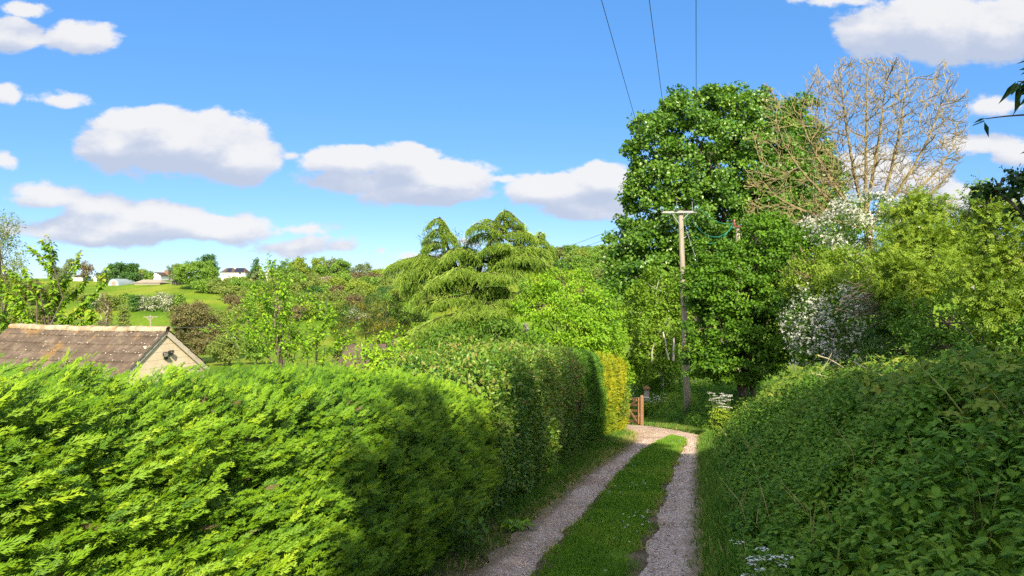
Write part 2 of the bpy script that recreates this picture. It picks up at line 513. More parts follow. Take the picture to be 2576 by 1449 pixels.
def ground_mat():
    m, t = newmat('turf and soil')
    tc = t.n('ShaderNodeTexCoord')
    n1 = t.n('ShaderNodeTexNoise', i_Scale=.03, i_Detail=6.); t.l(tc, 'Object', n1, 0)
    n2 = t.n('ShaderNodeTexNoise', i_Scale=1.3, i_Detail=8., i_Roughness=.7); t.l(tc, 'Object', n2, 0)
    mp = t.n('ShaderNodeMapping'); mp.inputs['Scale'].default_value = (.6, .12, 1); t.l(tc, 'Object', mp, 0)
    n3 = t.n('ShaderNodeTexNoise', i_Scale=.25, i_Detail=4.); t.l(mp, 0, n3, 0)
    a = t.ramp([(.35, (.085, .18, .014)), (.5, (.14, .235, .017)), (.62, (.21, .275, .028))]); t.l(n1, 0, a, 0)
    b = t.ramp([(.3, (.45, .45, .45)), (.7, (1.35, 1.3, 1.2))]); t.l(n2, 0, b, 0)
    c = t.ramp([(.35, (.8, .85, .8)), (.65, (1.2, 1.12, 1.1))]); t.l(n3, 0, c, 0)
    x1 = t.n('ShaderNodeMix', data_type='RGBA', blend_type='MULTIPLY'); x1.inputs[0].default_value = 1
    t.l(a, 0, x1, 6); t.l(c, 0, x1, 7)
    x2 = t.n('ShaderNodeMix', data_type='RGBA', blend_type='MULTIPLY'); x2.inputs[0].default_value = .7
    t.l(x1, 2, x2, 6); t.l(b, 0, x2, 7)
    at = t.n('ShaderNodeAttribute', attribute_name='v')
    soil = t.ramp([(.3, (.055, .036, .022)), (.5, (.13, .092, .055)), (.7, (.27, .205, .125))]); t.l(n2, 0, soil, 0)
    n5 = t.n('ShaderNodeTexNoise', i_Scale=2.6, i_Detail=5.); t.l(tc, 'Object', n5, 0)
    ad = t.math('ADD', (at, 'Fac'), (n5, 0)); th = t.n('ShaderNodeMapRange', interpolation_type='SMOOTHSTEP')
    th.inputs[1].default_value = .78; th.inputs[2].default_value = 1.1; t.l(ad, 0, th, 0)
    x3 = t.n('ShaderNodeMix', data_type='RGBA'); t.l(th, 0, x3, 0); t.l(x2, 2, x3, 6); t.l(soil, 0, x3, 7)
    pr = t.n('ShaderNodeBsdfPrincipled', i_Roughness=.95); pr.inputs['Specular IOR Level'].default_value = .1
    t.l(x3, 2, pr, 'Base Color')
    n4 = t.n('ShaderNodeTexNoise', i_Scale=18., i_Detail=6.); t.l(tc, 'Object', n4, 0)
    bp = t.n('ShaderNodeBump', i_Distance=.03); t.l(n4, 0, bp, 'Height'); t.l(bp, 0, pr, 'Normal')
    out = t.n('ShaderNodeOutputMaterial'); t.l(pr, 0, out, 0)
    return m


def gravel_mat():
    m, t = newmat('pinkish grey gravel')
    tc = t.n('ShaderNodeTexCoord')
    vo = t.n('ShaderNodeTexVoronoi', i_Scale=55.); t.l(tc, 'Object', vo, 0)
    sp = t.n('ShaderNodeSeparateColor'); t.l(vo, 'Color', sp, 0)
    st = t.ramp([(0, (.32, .225, .17)), (.5, (.53, .40, .325)), (.85, (.65, .52, .435)), (1, (.75, .65, .56))]); t.l(sp, 0, st, 0)
    n1 = t.n('ShaderNodeTexNoise', i_Scale=1.1, i_Detail=6.); t.l(tc, 'Object', n1, 0)
    tn = t.ramp([(.32, (.72, .63, .55)), (.48, (.95, .90, .85)), (.68, (1.12, 1.1, 1.08))]); t.l(n1, 0, tn, 0)
    x = t.n('ShaderNodeMix', data_type='RGBA', blend_type='MULTIPLY'); x.inputs[0].default_value = 1
    t.l(st, 0, x, 6); t.l(tn, 0, x, 7)
    n2 = t.n('ShaderNodeTexNoise', i_Scale=3.5, i_Detail=7., i_Roughness=.7); t.l(tc, 'Object', n2, 0)
    at = t.n('ShaderNodeAttribute', attribute_name='v')
    ad = t.math('ADD', (at, 'Fac'), (n2, 0))
    mr = t.n('ShaderNodeMapRange', interpolation_type='SMOOTHSTEP'); mr.inputs[1].default_value = .85; mr.inputs[2].default_value = 1.2
    t.l(ad, 0, mr, 0)
    y = t.n('ShaderNodeMix', data_type='RGBA'); t.l(mr, 0, y, 0); t.l(x, 2, y, 6)
    dry = t.ramp([(.3, (.17, .12, .075)), (.7, (.34, .26, .16))]); t.l(n2, 0, dry, 0); t.l(dry, 0, y, 7)
    pr = t.n('ShaderNodeBsdfPrincipled', i_Roughness=.9); pr.inputs['Specular IOR Level'].default_value = .25
    t.l(y, 2, pr, 'Base Color')
    h = t.math('SUBTRACT', .6, (vo, 'Distance'))
    bp = t.n('ShaderNodeBump', i_Distance=.012); t.l(h, 0, bp, 'Height'); t.l(bp, 0, pr, 'Normal')
    out = t.n('ShaderNodeOutputMaterial'); t.l(pr, 0, out, 0)
    return m


M['ground'] = ground_mat()
M['gravel'] = gravel_mat()
M['litter'] = leaf_mat('dead leaf', [(0, (.09, .055, .03)), (.5, (.22, .15, .085)), (1, (.40, .31, .18))], trans=.1)
M['pebble'] = leaf_mat('loose stone', [(0, (.27, .20, .165)), (.5, (.48, .385, .325)), (1, (.68, .60, .53))], trans=0, rough=.85)

# ------------------------------------------------------------------ ground: one sheet to the horizon
def axis(lo, hi, fine_lo, fine_hi, st, grow=1.13):
    a = list(np.arange(fine_lo, fine_hi, st)); s = st; x = fine_hi
    while x < hi:
        a.append(x); s *= grow; x += s
    a.append(hi)
    s = st; x = fine_lo
    b = []
    while x > lo:
        s *= grow; x -= s; b.append(x)
    return np.unique(np.array(b + a))


gx = axis(-1800, 1800, -4, 12, .16, 1.10); gy = axis(-60, 2800, -2, 40, .2, 1.07)
X, Y = np.meshgrid(gx, gy)
Z = H(X, Y)
p3 = np.stack([X.ravel(), Y.ravel()], -1)
near = np.exp(-(np.maximum(0, np.hypot(X, Y) - 30) / 30) ** 2)
Z = Z + (snoise(p3, 2.2, 5) * .03 * near.ravel() + snoise(p3, .05, 7) * .5 * np.clip((p3[:, 1] - 60) / 80, 0, 1)).reshape(Z.shape)
onl = (X > hedx(Y) + .25) & (X < toe(Y) + .2) & (Y > -3) & (Y < 36)
Z = np.where(onl, H(X, Y) - .012, Z)
nx, ny = len(gx), len(gy)
i = (np.arange(ny - 1)[:, None] * nx + np.arange(nx - 1)).ravel()
soil = np.clip(1 - np.abs(X - hedx(Y) - .1) / .55, 0, 1) * .75 + np.clip(1 - np.abs(X - lane_c(Y) + 1.0) / .4, 0, 1) * .5
soil = np.where((Y < 29) & (Y > -6), soil, 0) + np.where((X > toe(Y) + .3) & (Y < 60), .25, 0)
g = mesh('ground', np.stack([X, Y, Z], -1).reshape(-1, 3), np.stack([i, i + 1, i + nx + 1, i + nx], -1), M['ground'], v=soil.ravel(), smooth=True)
tag(g, kind='structure')


# ------------------------------------------------------------------ gravel lane: ribbon through the bend, and the grass strip between the wheel tracks
def smooth_poly(pts, n):
    pts = A(pts, dtype=float)
    t = np.concatenate([[0], np.cumsum(np.linalg.norm(np.diff(pts, axis=0), axis=1))])
    u = np.linspace(0, t[-1], n)
    q = np.stack([np.interp(u, t, pts[:, k]) for k in range(pts.shape[1])], -1)
    for _ in range(max(3, n // 40)):
        q[1:-1] = (q[:-2] + 2 * q[1:-1] + q[2:]) / 4
    return q


LE = smooth_poly([(-2.7, -3), (-2.02, 0), (-.34, 6.3), (1.26, 13.1), (2.62, 17.8), (3.75, 22.3), (4.2, 25), (4.25, 27), (3.6, 28.6), (1, 30.4), (-6, 32)], 160)
RE = smooth_poly([(-.75, -3), (0.05, 0), (1.75, 6.3), (3.47, 13.1), (4.72, 17.8), (5.6, 21), (6.15, 23.6), (6.1, 26), (5.6, 29.2), (4.4, 31.4), (1, 34), (-6, 36)], 160)
t = np.linspace(0, 1, 15)
lane = LE[:, None] * (1 - t)[None, :, None] + RE[:, None] * t[None, :, None]
jit = snoise(lane.reshape(-1, 2), 9, 3).reshape(160, 15) * .05
lane[:, 0, 0] += jit[:, 0] * 2; lane[:, -1, 0] += jit[:, -1] * 2
lz = H(lane[..., 0], lane[..., 1])
lz = np.minimum(lz, -.1335 * lane[..., 1] + .05) + .004
rut = .02 * np.cos((t - .5) * 6.28 * 2)
lz = lz + np.where((lane[..., 1] < 22), rut[None], 0) * .5 + .008
lv = np.interp(t, [0, .08, .16, .82, .88, 1], [.8, .5, 0.12, 0.15, .55, .85])[None] * np.ones((160, 1))
lv = np.where(lane[..., 1] > 22, lv * .3, lv)
i = (np.arange(159)[:, None] * 15 + np.arange(14)).ravel()
tag(mesh('gravel_lane', np.concatenate([lane, lz[..., None]], -1).reshape(-1, 3), np.stack([i, i + 1, i + 16, i + 15], -1), M['gravel'], v=lv.ravel(), smooth=True), kind='structure')

GL = A([(-1.6, -2), (-1.42, 0), (.14, 6.3), (1.87, 13.1), (3.1, 17.8), (4.0, 20.5), (4.55, 21.9), (4.85, 22.5)])
GR = A([(-.55, -2), (-.42, 0), (1.10, 6.3), (2.86, 13.1), (4.12, 17.8), (4.85, 20.3), (5.2, 21.8), (4.95, 22.5)])
yy = np.linspace(-2, 22.45, 150)
gl = np.interp(yy, GL[:, 1], GL[:, 0]); gr = np.interp(yy, GR[:, 1], GR[:, 0])
gl = gl + snoise(yy[:, None], 3, 21) * .06 + snoise(yy[:, None], 11, 23) * .035; gr = gr + snoise(yy[:, None], 3, 22) * .07 + snoise(yy[:, None], 10, 24) * .04
t = np.linspace(0, 1, 9)
sx = gl[:, None] * (1 - t) + gr[:, None] * t
sy = np.repeat(yy[:, None], 9, 1)
sz = -.1335 * sy + .014 + .045 * np.sin(t * np.pi)[None]
i = (np.arange(149)[:, None] * 9 + np.arange(8)).ravel()
tag(mesh('grass_strip', np.stack([sx, sy, sz], -1).reshape(-1, 3), np.stack([i, i + 1, i + 10, i + 9], -1), M['ground'], v=np.interp(t, [0, .25, .75, 1], [.75, .22, .22, .75])[None].repeat(150, 0).ravel(), smooth=True), kind='structure')


# ------------------------------------------------------------------ ground cover (stuff)
def upframes(r, n, lean=.25):
    ax = nz(A([0, 0, 1.]) + r.normal(0, lean, (n, 3)))
    a = r.uniform(0, 6.28, n)
    return frames(ax, np.stack([np.cos(a), np.sin(a), np.zeros(n)], -1))


def tufts(name, r, x, y, z, size, v, mat, tpls=TUFTS):
    mb = MB(); k = r.integers(0, len(tpls), len(x)); pos = np.stack([x, y, z], -1)
    for j, tp in enumerate(tpls):
        q = k == j
        if q.any(): mb.add(*inst(tp, pos[q], upframes(r, q.sum()), size[q], v[q]))
    return tag(mb.build(name, mat), kind='stuff')


r = R(31)
n = 26000
y = 3.5 + 19 * r.uniform(0, 1, n) ** 1.25
u = r.uniform(0, 1, n)
e = np.abs(u - .5) * 2
x = np.interp(y, yy, gl) * (1 - u) + np.interp(y, yy, gr) * u + r.normal(0, .03, n)
keep = (r.uniform(0, 1, n) > .35 * (e > .9)) & (snoise(np.stack([x, y], -1), 4.5, 61) + r.normal(0, .15, n) > -.9 + .75 * np.clip((e - .6) / .4, 0, 1))
x, y, e = x[keep], y[keep], e[keep]
pv = snoise(np.stack([x, y], -1), 2.5, 9)
v = np.clip(.35 + .32 * pv + .2 * snoise(np.stack([x, y], -1), 7, 30) + r.normal(0, .14, len(x)) + np.where(e > .75, (e - .75) * 2.2, 0), 0, 1)
size = r.uniform(.035, .07, len(x)) * (1 + .25 * pv) * np.where(e > .85, .75, 1) * np.clip(y / 9, .9, 1.5)
o = tufts('grass', r, x, y, -.1335 * y + .02 + .04 * (1 - e ** 2), size, v, M['grass'])
o['label'] = 'short mown grass growing between the two gravel wheel tracks'

n = 15000     # verge under the hedges
y = 3 + 26 * r.uniform(0, 1, n) ** 1.2
x0 = hedx(y) - .15; x1 = np.interp(y, LE[:118, 1], LE[:118, 0]) + .12
u = r.uniform(0, 1, n) ** .9
x = x0 + (x1 - x0) * u
pv = snoise(np.stack([x, y], -1), 2.2, 14)
keep = (pv + r.normal(0, .4, n) > -.45)
x, y, u, pv = x[keep], y[keep], u[keep], pv[keep]
v = np.clip(.28 - .2 * pv + r.normal(0, .15, len(x)) + .75 * np.clip((u - .45) / .45, 0, 1) * r.uniform(0, 1, len(x)), 0, 1)
size = r.uniform(.05, .13, len(x)) * (1.25 - .75 * u) * np.clip(y / 9, .8, 1.3)
o = tufts('verge_grass', r, x, y, H(x, y) - .005, size, v, M['verge_grass'], TUFTS + [LONGTUFT])
o['label'] = 'patchy part dried grass growing along the foot of the hedges'

n = 9000      # long grass at the foot of the bank
y = 2.5 + 21 * r.uniform(0, 1, n) ** 1.2
u = r.normal(0, .14, n)
x = np.minimum(toe(y) - .02 + u, toe(y) + .35)
v = np.clip(.3 + r.normal(0, .16, n) - .5 * u, 0, 1)
size = (r.uniform(.08, .26, n) * np.clip(1 + 2.0 * u, .3, 1.25))
o = tufts('bank_grass', r, x, y, H(x, y) - .005, size, v, M['verge_grass'], TUFTS[:2] + [LONGTUFT])
o['label'] = 'long thin grass between the right wheel track and the nettles'

n = 6500      # sunlit rough grass round the bend, below the nettles
q = r.uniform(0, 1, n)
k = (q * 44).astype(int) + 96
x = RE[k, 0] + r.uniform(-.05, 1.1, n); y = RE[k, 1] + r.uniform(-.1, .9, n)
x2 = np.minimum(x, toe(y) + .4)
v = np.clip(.35 + r.normal(0, .2, n), 0, 1)
o = tufts('roadside_grass', r, x2, y, H(x2, y) - .005, r.uniform(.07, .16, n), v, M['verge_grass'])
o['label'] = 'short sunlit grass along the outside of the bend by the gate'

n = 240       # daisies and clover heads in the strip
y = 4 + 17 * r.uniform(0, 1, n); u = r.uniform(.1, .9, n)
q = snoise(np.stack([y, u * 3], -1), 1.3, 29) > .1
y, u = y[q], u[q]; n = len(y)
x = np.interp(y, yy, gl) * (1 - u) + np.interp(y, yy, gr) * u
mb = MB().add(*inst(t_pebble(5), np.stack([x, y, -.1335 * y + .10 + r.uniform(-.01, .02, n)], -1), np.repeat(np.eye(3)[None], n, 0), r.uniform(.008, .016, n), r.uniform(.2, 1, n)))
o = tag(mb.build('lawn_flowers', M['blossom']), kind='stuff')
o['label'] = 'tiny white daisies dotted over the grass strip'
n = 900       # dead leaves and bits on the track edges
y = 3.3 + 20 * r.uniform(0, 1, n) ** 1.2; k = r.integers(0, 3, n)
x = np.where(k == 0, np.interp(y, LE[:118, 1], LE[:118, 0]) + r.normal(-.05, .12, n), np.where(k == 1, np.interp(y, RE[:110, 1], RE[:110, 0]) - r.uniform(-.05, .3, n), np.interp(y, yy, gr) + r.normal(.05, .1, n)))
mb = MB().add(*inst(LEAF2, np.stack([x, y, -.1335 * y + .022], -1), frames(nz(np.stack([r.normal(size=n), r.normal(size=n), r.normal(0, .2, n)], -1)), A([0, 0, 1.]) + r.normal(0, .4, (n, 3))), r.uniform(.015, .045, n), r.uniform(0, 1, n)))
o = tag(mb.build('fallen_leaves', M['litter']), kind='stuff')
o['label'] = 'brown dead leaves and straw scattered along the track edges'

n = 15000     # loose stones
y = 3.2 + 24 * r.uniform(0, 1, n) ** 1.35
left = r.uniform(0, 1, n) < .5
lx0, lx1 = np.interp(y, LE[:118, 1], LE[:118, 0]), np.interp(y, yy, gl)
rx0, rx1 = np.interp(y, yy, gr), np.interp(y, RE[:110, 1], RE[:110, 0])
u = r.uniform(-.05, 1.05, n)
x = np.where(left, lx0 + (lx1 - lx0) * u, rx0 + (rx1 - rx0) * u)
mid = y > 22.4
x = np.where(mid, lx0 + (rx1 - lx0) * r.uniform(0, 1, n), x)
mb = MB(); ks = r.integers(0, 3, n)
sz_ = r.uniform(.004, .011, n) * np.where(r.uniform(0, 1, n) < .05, 1.9, 1) * np.clip(y / 8, .9, 1.6)
for j in range(3):
    q = ks == j
    Rm = frames(nz(np.stack([r.normal(size=q.sum()), r.normal(size=q.sum()), r.normal(0, .15, q.sum())], -1)), A([0, 0, 1.]) + r.normal(0, .2, (q.sum(), 3)))
    mb.add(*inst(t_pebble(j), np.stack([x, y, -.1335 * y + .008], -1)[q], Rm, sz_[q], r.uniform(0, 1, q.sum())))
o = tag(mb.build('gravel', M['pebble']), kind='stuff')
o['label'] = 'loose grey and pinkish stones lying in the wheel tracks'


# ------------------------------------------------------------------ nettles and brambles on the bank (stuff)
def whorled(r, x, y, z, h, leaf, tpl, mb, pairs=4, vb=None, droop=.55, size=.085, stems=None):
    """upright plants with opposite leaf pairs turned a quarter turn each"""
    n = len(x)
    rot = r.uniform(0, 6.28, n)
    lean = r.normal(0, .12, (n, 2)) - A([.10, .0])
    for k in range(pairs):
        f = 1 - k * .19 - r.uniform(0, .05, n)
        for s in (0, 1):
            a = rot + k * 1.57 + s * 3.14 + r.normal(0, .25, n)
            d = np.stack([np.cos(a), np.sin(a), -droop * r.uniform(.3, 1.3, n) + (.35 if k == 0 else 0)], -1)
            nr = np.stack([np.cos(a) * .5, np.sin(a) * .5, np.ones(n)], -1) + r.normal(0, .18, (n, 3))
            pos = np.stack([x + lean[:, 0] * h * f, y + lean[:, 1] * h * f, z + h * f], -1)
            ss = size * r.uniform(.75, 1.2, n) * (.6 if k == 0 else .8 + .1 * k)
            mb.add(*inst(tpl, pos, frames(d, nr), ss, np.clip(vb + r.normal(0, .13, n) + (.18 if k == 0 else 0), 0, 1)))


def bank_pts(r, n, y0, y1, s0, s1, p=1.0):
    y = y0 + (y1 - y0) * r.uniform(0, 1, n) ** p
    s = r.uniform(s0, s1, n)
    x = toe(y) + s
    return x, y, H(x, y), s


r = R(44)
mb = MB()
for (n, y0, y1, tpl, sz) in ((3800, 1.8, 6.5, NETTLE, .074), (4600, 6.0, 12, NETTLE_S, .080), (4200, 11, 19, LEAF4, .09), (1900, 18, 26, LEAF4, .10)):
    x, y, z, s = bank_pts(r, n, y0, y1, .10, 3.3)
    h = np.where(r.uniform(0, 1, n) < .05, 1.5, 1) * (.18 + .26 * sstep(s / 1.0)) * (1 + .5 * snoise(np.stack([x, y], -1), 2.6, 15)) * r.uniform(.75, 1.15, n)
    vb = np.clip(.42 + .3 * snoise(np.stack([x, y], -1), 1.4, 16) + .12 * snoise(np.stack([x, y], -1), 5, 26), 0, 1)
    drop = snoise(np.stack([x, y], -1), 5.5, 18) > -.62
    x, y, z, h, vb = x[drop], y[drop], z[drop], h[drop], vb[drop]
    whorled(r, x, y, z, h, None, tpl, mb, 4, vb, size=sz * np.where(snoise(np.stack([x, y], -1), 1.1, 19) > .2, .72, 1.05))
# the nettle bed beyond the bend, behind the gate
n = 2200
y = r.uniform(26, 44, n); x = toe(y) + r.uniform(.15, 5.5, n)
x = np.where(r.uniform(0, 1, n) < .25, r.uniform(4.6, 7, n), x); y = np.where((x < toe(y) + .1), r.uniform(35.5, 44, n), y)
q = (x > toe(y)) | (y > 35)
x, y = x[q], y[q]
h = r.uniform(.3, .6, len(x))
whorled(r, x, y, H(x, y), h, None, LEAF4, mb, 4, np.clip(.3 + .1 * snoise(np.stack([x, y], -1), 1.4, 17), 0, 1), size=.13)
o = tag(mb.build('nettle_foliage', M['nettle']), kind='stuff')
o['label'] = 'deep green nettles covering the whole bank beside the lane'
# thin dry and green grass stems standing through the nettles, and last year's litter
n = 900
x, y, z, s = bank_pts(r, n, 3.5, 25, .1, 3.4, 1.0)
o = tufts('weed_grass', r, x, y, z + .05, r.uniform(.25, .6, n), np.clip(r.normal(.45, .3, n), 0, 1), M['verge_grass'], [t_grass(3, 77, 1.3, .012), t_grass(2, 78, 1.6, .010)])
o['label'] = 'thin pale grass stems and dry stalks standing through the nettles'
n = 2000
x, y, z, s = bank_pts(r, n, 4, 24, .15, 3.4, 1.0)
pt_ = snoise(np.stack([x, y], -1), 1.9, 27) > .5
x, y, z = x[pt_], y[pt_], z[pt_]
h = r.uniform(.25, .62, len(x))
mb = MB()
whorled(r, x, y, z, h, None, PINN5, mb, 3, np.full(len(x), .55), size=.13)
o = tag(mb.build('mixed_weed_foliage', M['bramble']), kind='stuff')
o['label'] = 'lighter feathery weeds in patches among the nettles on the bank'
# ------------------------------------------------------------------ trees
GD, GN = 1.6, 1.9
def lump(px, py, rx, ry, d, rd=None):
    """an ellipsoid of foliage from its outline in the picture, at its own distance"""
    return np.concatenate([P(px, py, d), [rx / F * d, rd if rd else (rx * .6 + ry * .4) / F * d, ry / F * d]])


def clumps(r, L, dens, inside=.12):
    """clump centres over (and a few inside) the ellipsoids, with outward directions"""
    C, N = [], []
    for i, l in enumerate(L):
        a, b, c = l[3:]
        area = 4 * math.pi * (((a * b) ** 1.6 + (a * c) ** 1.6 + (b * c) ** 1.6) / 3) ** (1 / 1.6)
        n = max(4, int(area * dens))
        d = nz(r.normal(size=(n, 3)))
        q_ = r.uniform(0, 1, n)
        f = np.where(q_ < inside, r.uniform(.35, .8, n), np.where(q_ > .93, r.uniform(1.02, 1.28, n), r.uniform(.78, 1.06, n)))
        p = l[:3] + d * l[3:] * f[:, None]
        ok = np.ones(n, bool)
        for j, m in enumerate(L):
            if j != i: ok &= (((p - m[:3]) / m[3:]) ** 2).sum(1) > .6
        C.append(p[ok]); N.append(nz(d / l[3:])[ok])
    return np.concatenate(C), np.concatenate(N)


def foliage(r, C, N, rc, nl, ls, tpl, mb=None, vb=.45, vs=.18, flat=.7, up=.6, out=.6, droop=.35, tipv=0.0, rnd=.55, hang=0):
    """nl leaves round each clump centre; leaves look up and outwards"""
    mb = mb or MB()
    n = len(C)
    cnt = r.poisson(nl, n)
    ix = np.repeat(np.arange(n), cnt)
    m = len(ix)
    off = nz(r.normal(size=(m, 3))) * (r.uniform(0, 1, (m, 1)) ** .45) * A([1, 1, flat])
    rcs = (rc * r.uniform(.7, 1.25, n))[ix]
    pos = C[ix] + off * rcs[:, None]
    nrm = N[ix] * out + A([0, 0, up]) + off * .5 + r.normal(0, rnd, (m, 3))
    ax = nz(r.normal(size=(m, 3))) + N[ix] * .5 + off * .7 - A([0, 0, droop + hang])
    base = np.clip(vb + r.normal(0, vs * .7, n), 0, 1)[ix]
    v = np.clip(base + r.normal(0, vs * .6, m) + tipv * (off * N[ix]).sum(1), 0, 1)
    mb.add(*inst(tpl, pos, frames(ax, nrm), ls * r.uniform(.65, 1.25, m), v))
    return mb


def bend(p, q, n=7, sag=.12, r=None, jit=.03):
    p, q = A(p, dtype=float), A(q, dtype=float)
    t = np.linspace(0, 1, n)[:, None]
    L = np.linalg.norm(q - p)
    w = p + (q - p) * t
    w[:, 2] += (sag * L * np.sin(t * math.pi))[:, 0]
    if r is not None: w[1:-1] += r.normal(0, jit * L, (n - 2, 3))
    return w


def wood(r, base, L, C, rt, lean=0, fork=.35, nb=60, k=6, minr=.012, stems=1):
    """trunk(s), a limb to every lump, and small branches to some clumps"""
    mb = MB()
    base = A(base, dtype=float)
    top = L[np.argmax(L[:, 2])]
    cen = L[:, :3].mean(0)
    height = max(top[2] - base[2], 1)
    for s in range(stems):
        b = base + (A([r.normal(0, .25), r.normal(0, .2), 0]) if stems > 1 else 0)
        ax_top = A([top[0] * .6 + cen[0] * .4, top[1] * .6 + cen[1] * .4, top[2]])
        tr = bend(b, ax_top, 10, 0, r, .015)
        mb.tube(tr, np.linspace(rt, minr, 10), k, .5)
        if s == 0: T = tr
    tips = []
    for l in L:
        z = base[2] + (l[2] - base[2]) * r.uniform(.25, .6)
        j = np.argmin(abs(T[:, 2] - z))
        pl = bend(T[j], l[:3], 7, .08, r)
        r0 = np.interp(j, [0, 9], [rt * .6, minr * 1.5])
        mb.tube(pl, np.linspace(r0, minr, 7), 5, .5, cap=False)
        tips.append(pl[4:])
    tips = np.concatenate(tips)
    for c in C[r.permutation(len(C))[:nb]]:
        t0 = tips[np.argmin(((tips - c) ** 2).sum(1) + r.uniform(0, .5, len(tips)))]
        mb.tube(bend(t0, c, 5, .05, r), np.linspace(minr * 1.6, minr * .5, 5), 4, .5, cap=False)
    return mb


def tree(name, label, cat, base, L, seed, leaf, dens=1.2, rc=.45, nl=40, ls=.11, tpl=LEAF4, rt=.18, bark='bark', group=None, nb=60, stems=1,
         extra=None, crown_name='crown', minr=.012, **kw):
    r = R(seed)
    L = A(L, dtype=float)
    root = thing(name, label, cat, base, group)
    C, N = clumps(r, L, dens * GD, .2)
    mb = foliage(r, C, N, rc, nl * GN, ls, tpl, **kw)
    mb.build(crown_name, M[leaf], root)
    if nb >= 0: wood(r, base, L, C, rt, nb=nb, stems=stems, minr=minr).build('trunk', M[bark], root)
    if extra: extra(r, root, L, C, N)
    return root


def gp(px, d, dz=0.0):
    x = (px - CX) / F * d
    return A([x, d, float(H(x, d)) + dz])


# --- the tall poplar, its companion, and the birch below it
D = 50
pop = [lump(*a) for a in [
    (1760, 325, 105, 95, 50), (1850, 315, 105, 90, 51), (1680, 400, 95, 110, 49), (1790, 420, 130, 120, 49), (1900, 420, 110, 120, 51), (1930, 320, 60, 75, 52),
    (1640, 540, 75, 110, 49), (1740, 560, 120, 110, 48), (1870, 560, 120, 120, 50), (1620, 660, 90, 90, 48), (1700, 690, 90, 80, 48), (1570, 610, 35, 60, 49), (1625, 345, 38, 60, 50),
    (1965, 490, 70, 130, 52), (1800, 255, 42, 36, 51), (1860, 248, 38, 30, 51), (1715, 275, 40, 40, 50), (1580, 700, 50, 60, 48), (1640, 450, 55, 70, 50), (1565, 760, 50, 60, 47)]]
tree('poplar_tree', 'tall dense dark green tree behind the utility pole, tallest leafy crown in view', 'tree', gp(1800, 50), pop, 101, 'poplar', dens=.72, rc=.66, nl=52, ls=.205, tpl=ROUND,
     rt=.42, nb=200, minr=.03, vb=.42, out=.75, up=.5, rnd=.55, flat=.62)
pop2 = [lump(*a) for a in [(2010, 300, 45, 60, 60), (2020, 400, 60, 90, 60), (2060, 480, 60, 80, 60), (2000, 520, 90, 90, 60), (2090, 580, 80, 80, 60)]]
tree('poplar_tree', 'smaller dark green crown half hidden behind the bare tree', 'tree', gp(2040, 60), pop2, 102, 'poplar', dens=.9, rc=.65, nl=45, ls=.21, tpl=ROUND, rt=.3, nb=20, minr=.03)
bir = [lump(*a) for a in [(1650, 730, 60, 50, 40), (1620, 790, 70, 60, 40), (1680, 800, 50, 70, 40), (1600, 860, 60, 50, 39), (1660, 880, 60, 50, 39), (1700, 740, 35, 60, 41), (1640, 930, 60, 35, 39)]]


def birch_stems(r, root, L, C, N):
    mb = MB()
    for (a, b, w) in (((1682, 905), (1668, 835), .05), ((1693, 908), (1695, 850), .065), ((1640, 915), (1645, 850), .025)):
        mb.tube(bend(P(*a, 37.9), P(*b, 38.1), 6, 0, r, .02), np.linspace(w, w * .7, 6), 7, .5)
    mb.build('branches', M['pale_bark'], root)


tree('birch_tree', 'light green small tree with pale stems left of the utility pole', 'tree', gp(1665, 40), bir, 103, 'birch', dens=1.5, rc=.42, nl=34, ls=.13, tpl=ROUND, rt=.1, bark='pale_bark', nb=30, minr=.015, extra=birch_stems)

# --- hazel by the pole
haz = [lump(*a) for a in [(1850, 672, 90, 60, 29), (1930, 625, 80, 80, 29), (1790, 720, 70, 80, 28.5), (1880, 740, 110, 90, 28), (1980, 720, 60, 110, 28.5), (1790, 820, 60, 80, 28),
                          (1880, 840, 110, 80, 27.5), (1960, 840, 60, 90, 28), (1770, 900, 40, 50, 28), (1860, 910, 100, 50, 27.5), (1800, 650, 45, 40, 29), (1930, 580, 45, 40, 30)]]
tree('hazel_tree', 'broad bushy tree of rounded green leaves standing right of the utility pole', 'tree', gp(1880, 28), haz, 104, 'hazel', dens=3.2, rc=.33, nl=42, ls=.105, tpl=ROUND, rt=.1, nb=60, stems=4,
     vb=.4, flat=.5, up=.9)
# --- evergreen shrubs under the pole and behind the gate
low = [lump(*a) for a in [(1700, 940, 60, 45, 41), (1640, 950, 45, 30, 42), (1590, 930, 50, 35, 43), (1760, 960, 60, 40, 41), (1850, 970, 70, 40, 38)]]
tree('shrub', 'dark shrub spreading low behind the gate and utility pole', 'shrub', gp(1690, 41), low, 105, 'hazel', dens=2.2, rc=.4, nl=34, ls=.13, rt=.06, nb=16, stems=2, vb=.3)

# --- hawthorns in blossom
def blossoms(share, size, nper, side=(0, -1, .5), key='blossom', bunch=.16):
    def f(r, root, L, C, N):
        q = (N @ nz(A(side, dtype=float))) > -.15
        Cq, Nq = C[q], N[q]
        k = r.permutation(len(Cq))[:int(len(Cq) * share)]
        Cq, Nq = Cq[k], Nq[k]
        ix = np.repeat(np.arange(len(Cq)), nper)
        pos = Cq[ix] + Nq[ix] * .16 + nz(r.normal(size=(len(ix), 3))) * r.uniform(.02, bunch * 2, (len(ix), 1))
        nr = Nq[ix] * .7 + A([0, 0, .7]) + r.normal(0, .35, (len(ix), 3))
        mb = MB().add(*inst(FLOWER, pos, frames(r.normal(size=(len(ix), 3)), nr), size * r.uniform(.6, 1.3, len(ix)), r.uniform(0, 1, len(ix))))
        mb.build('blossoms', M[key], root)
    return f


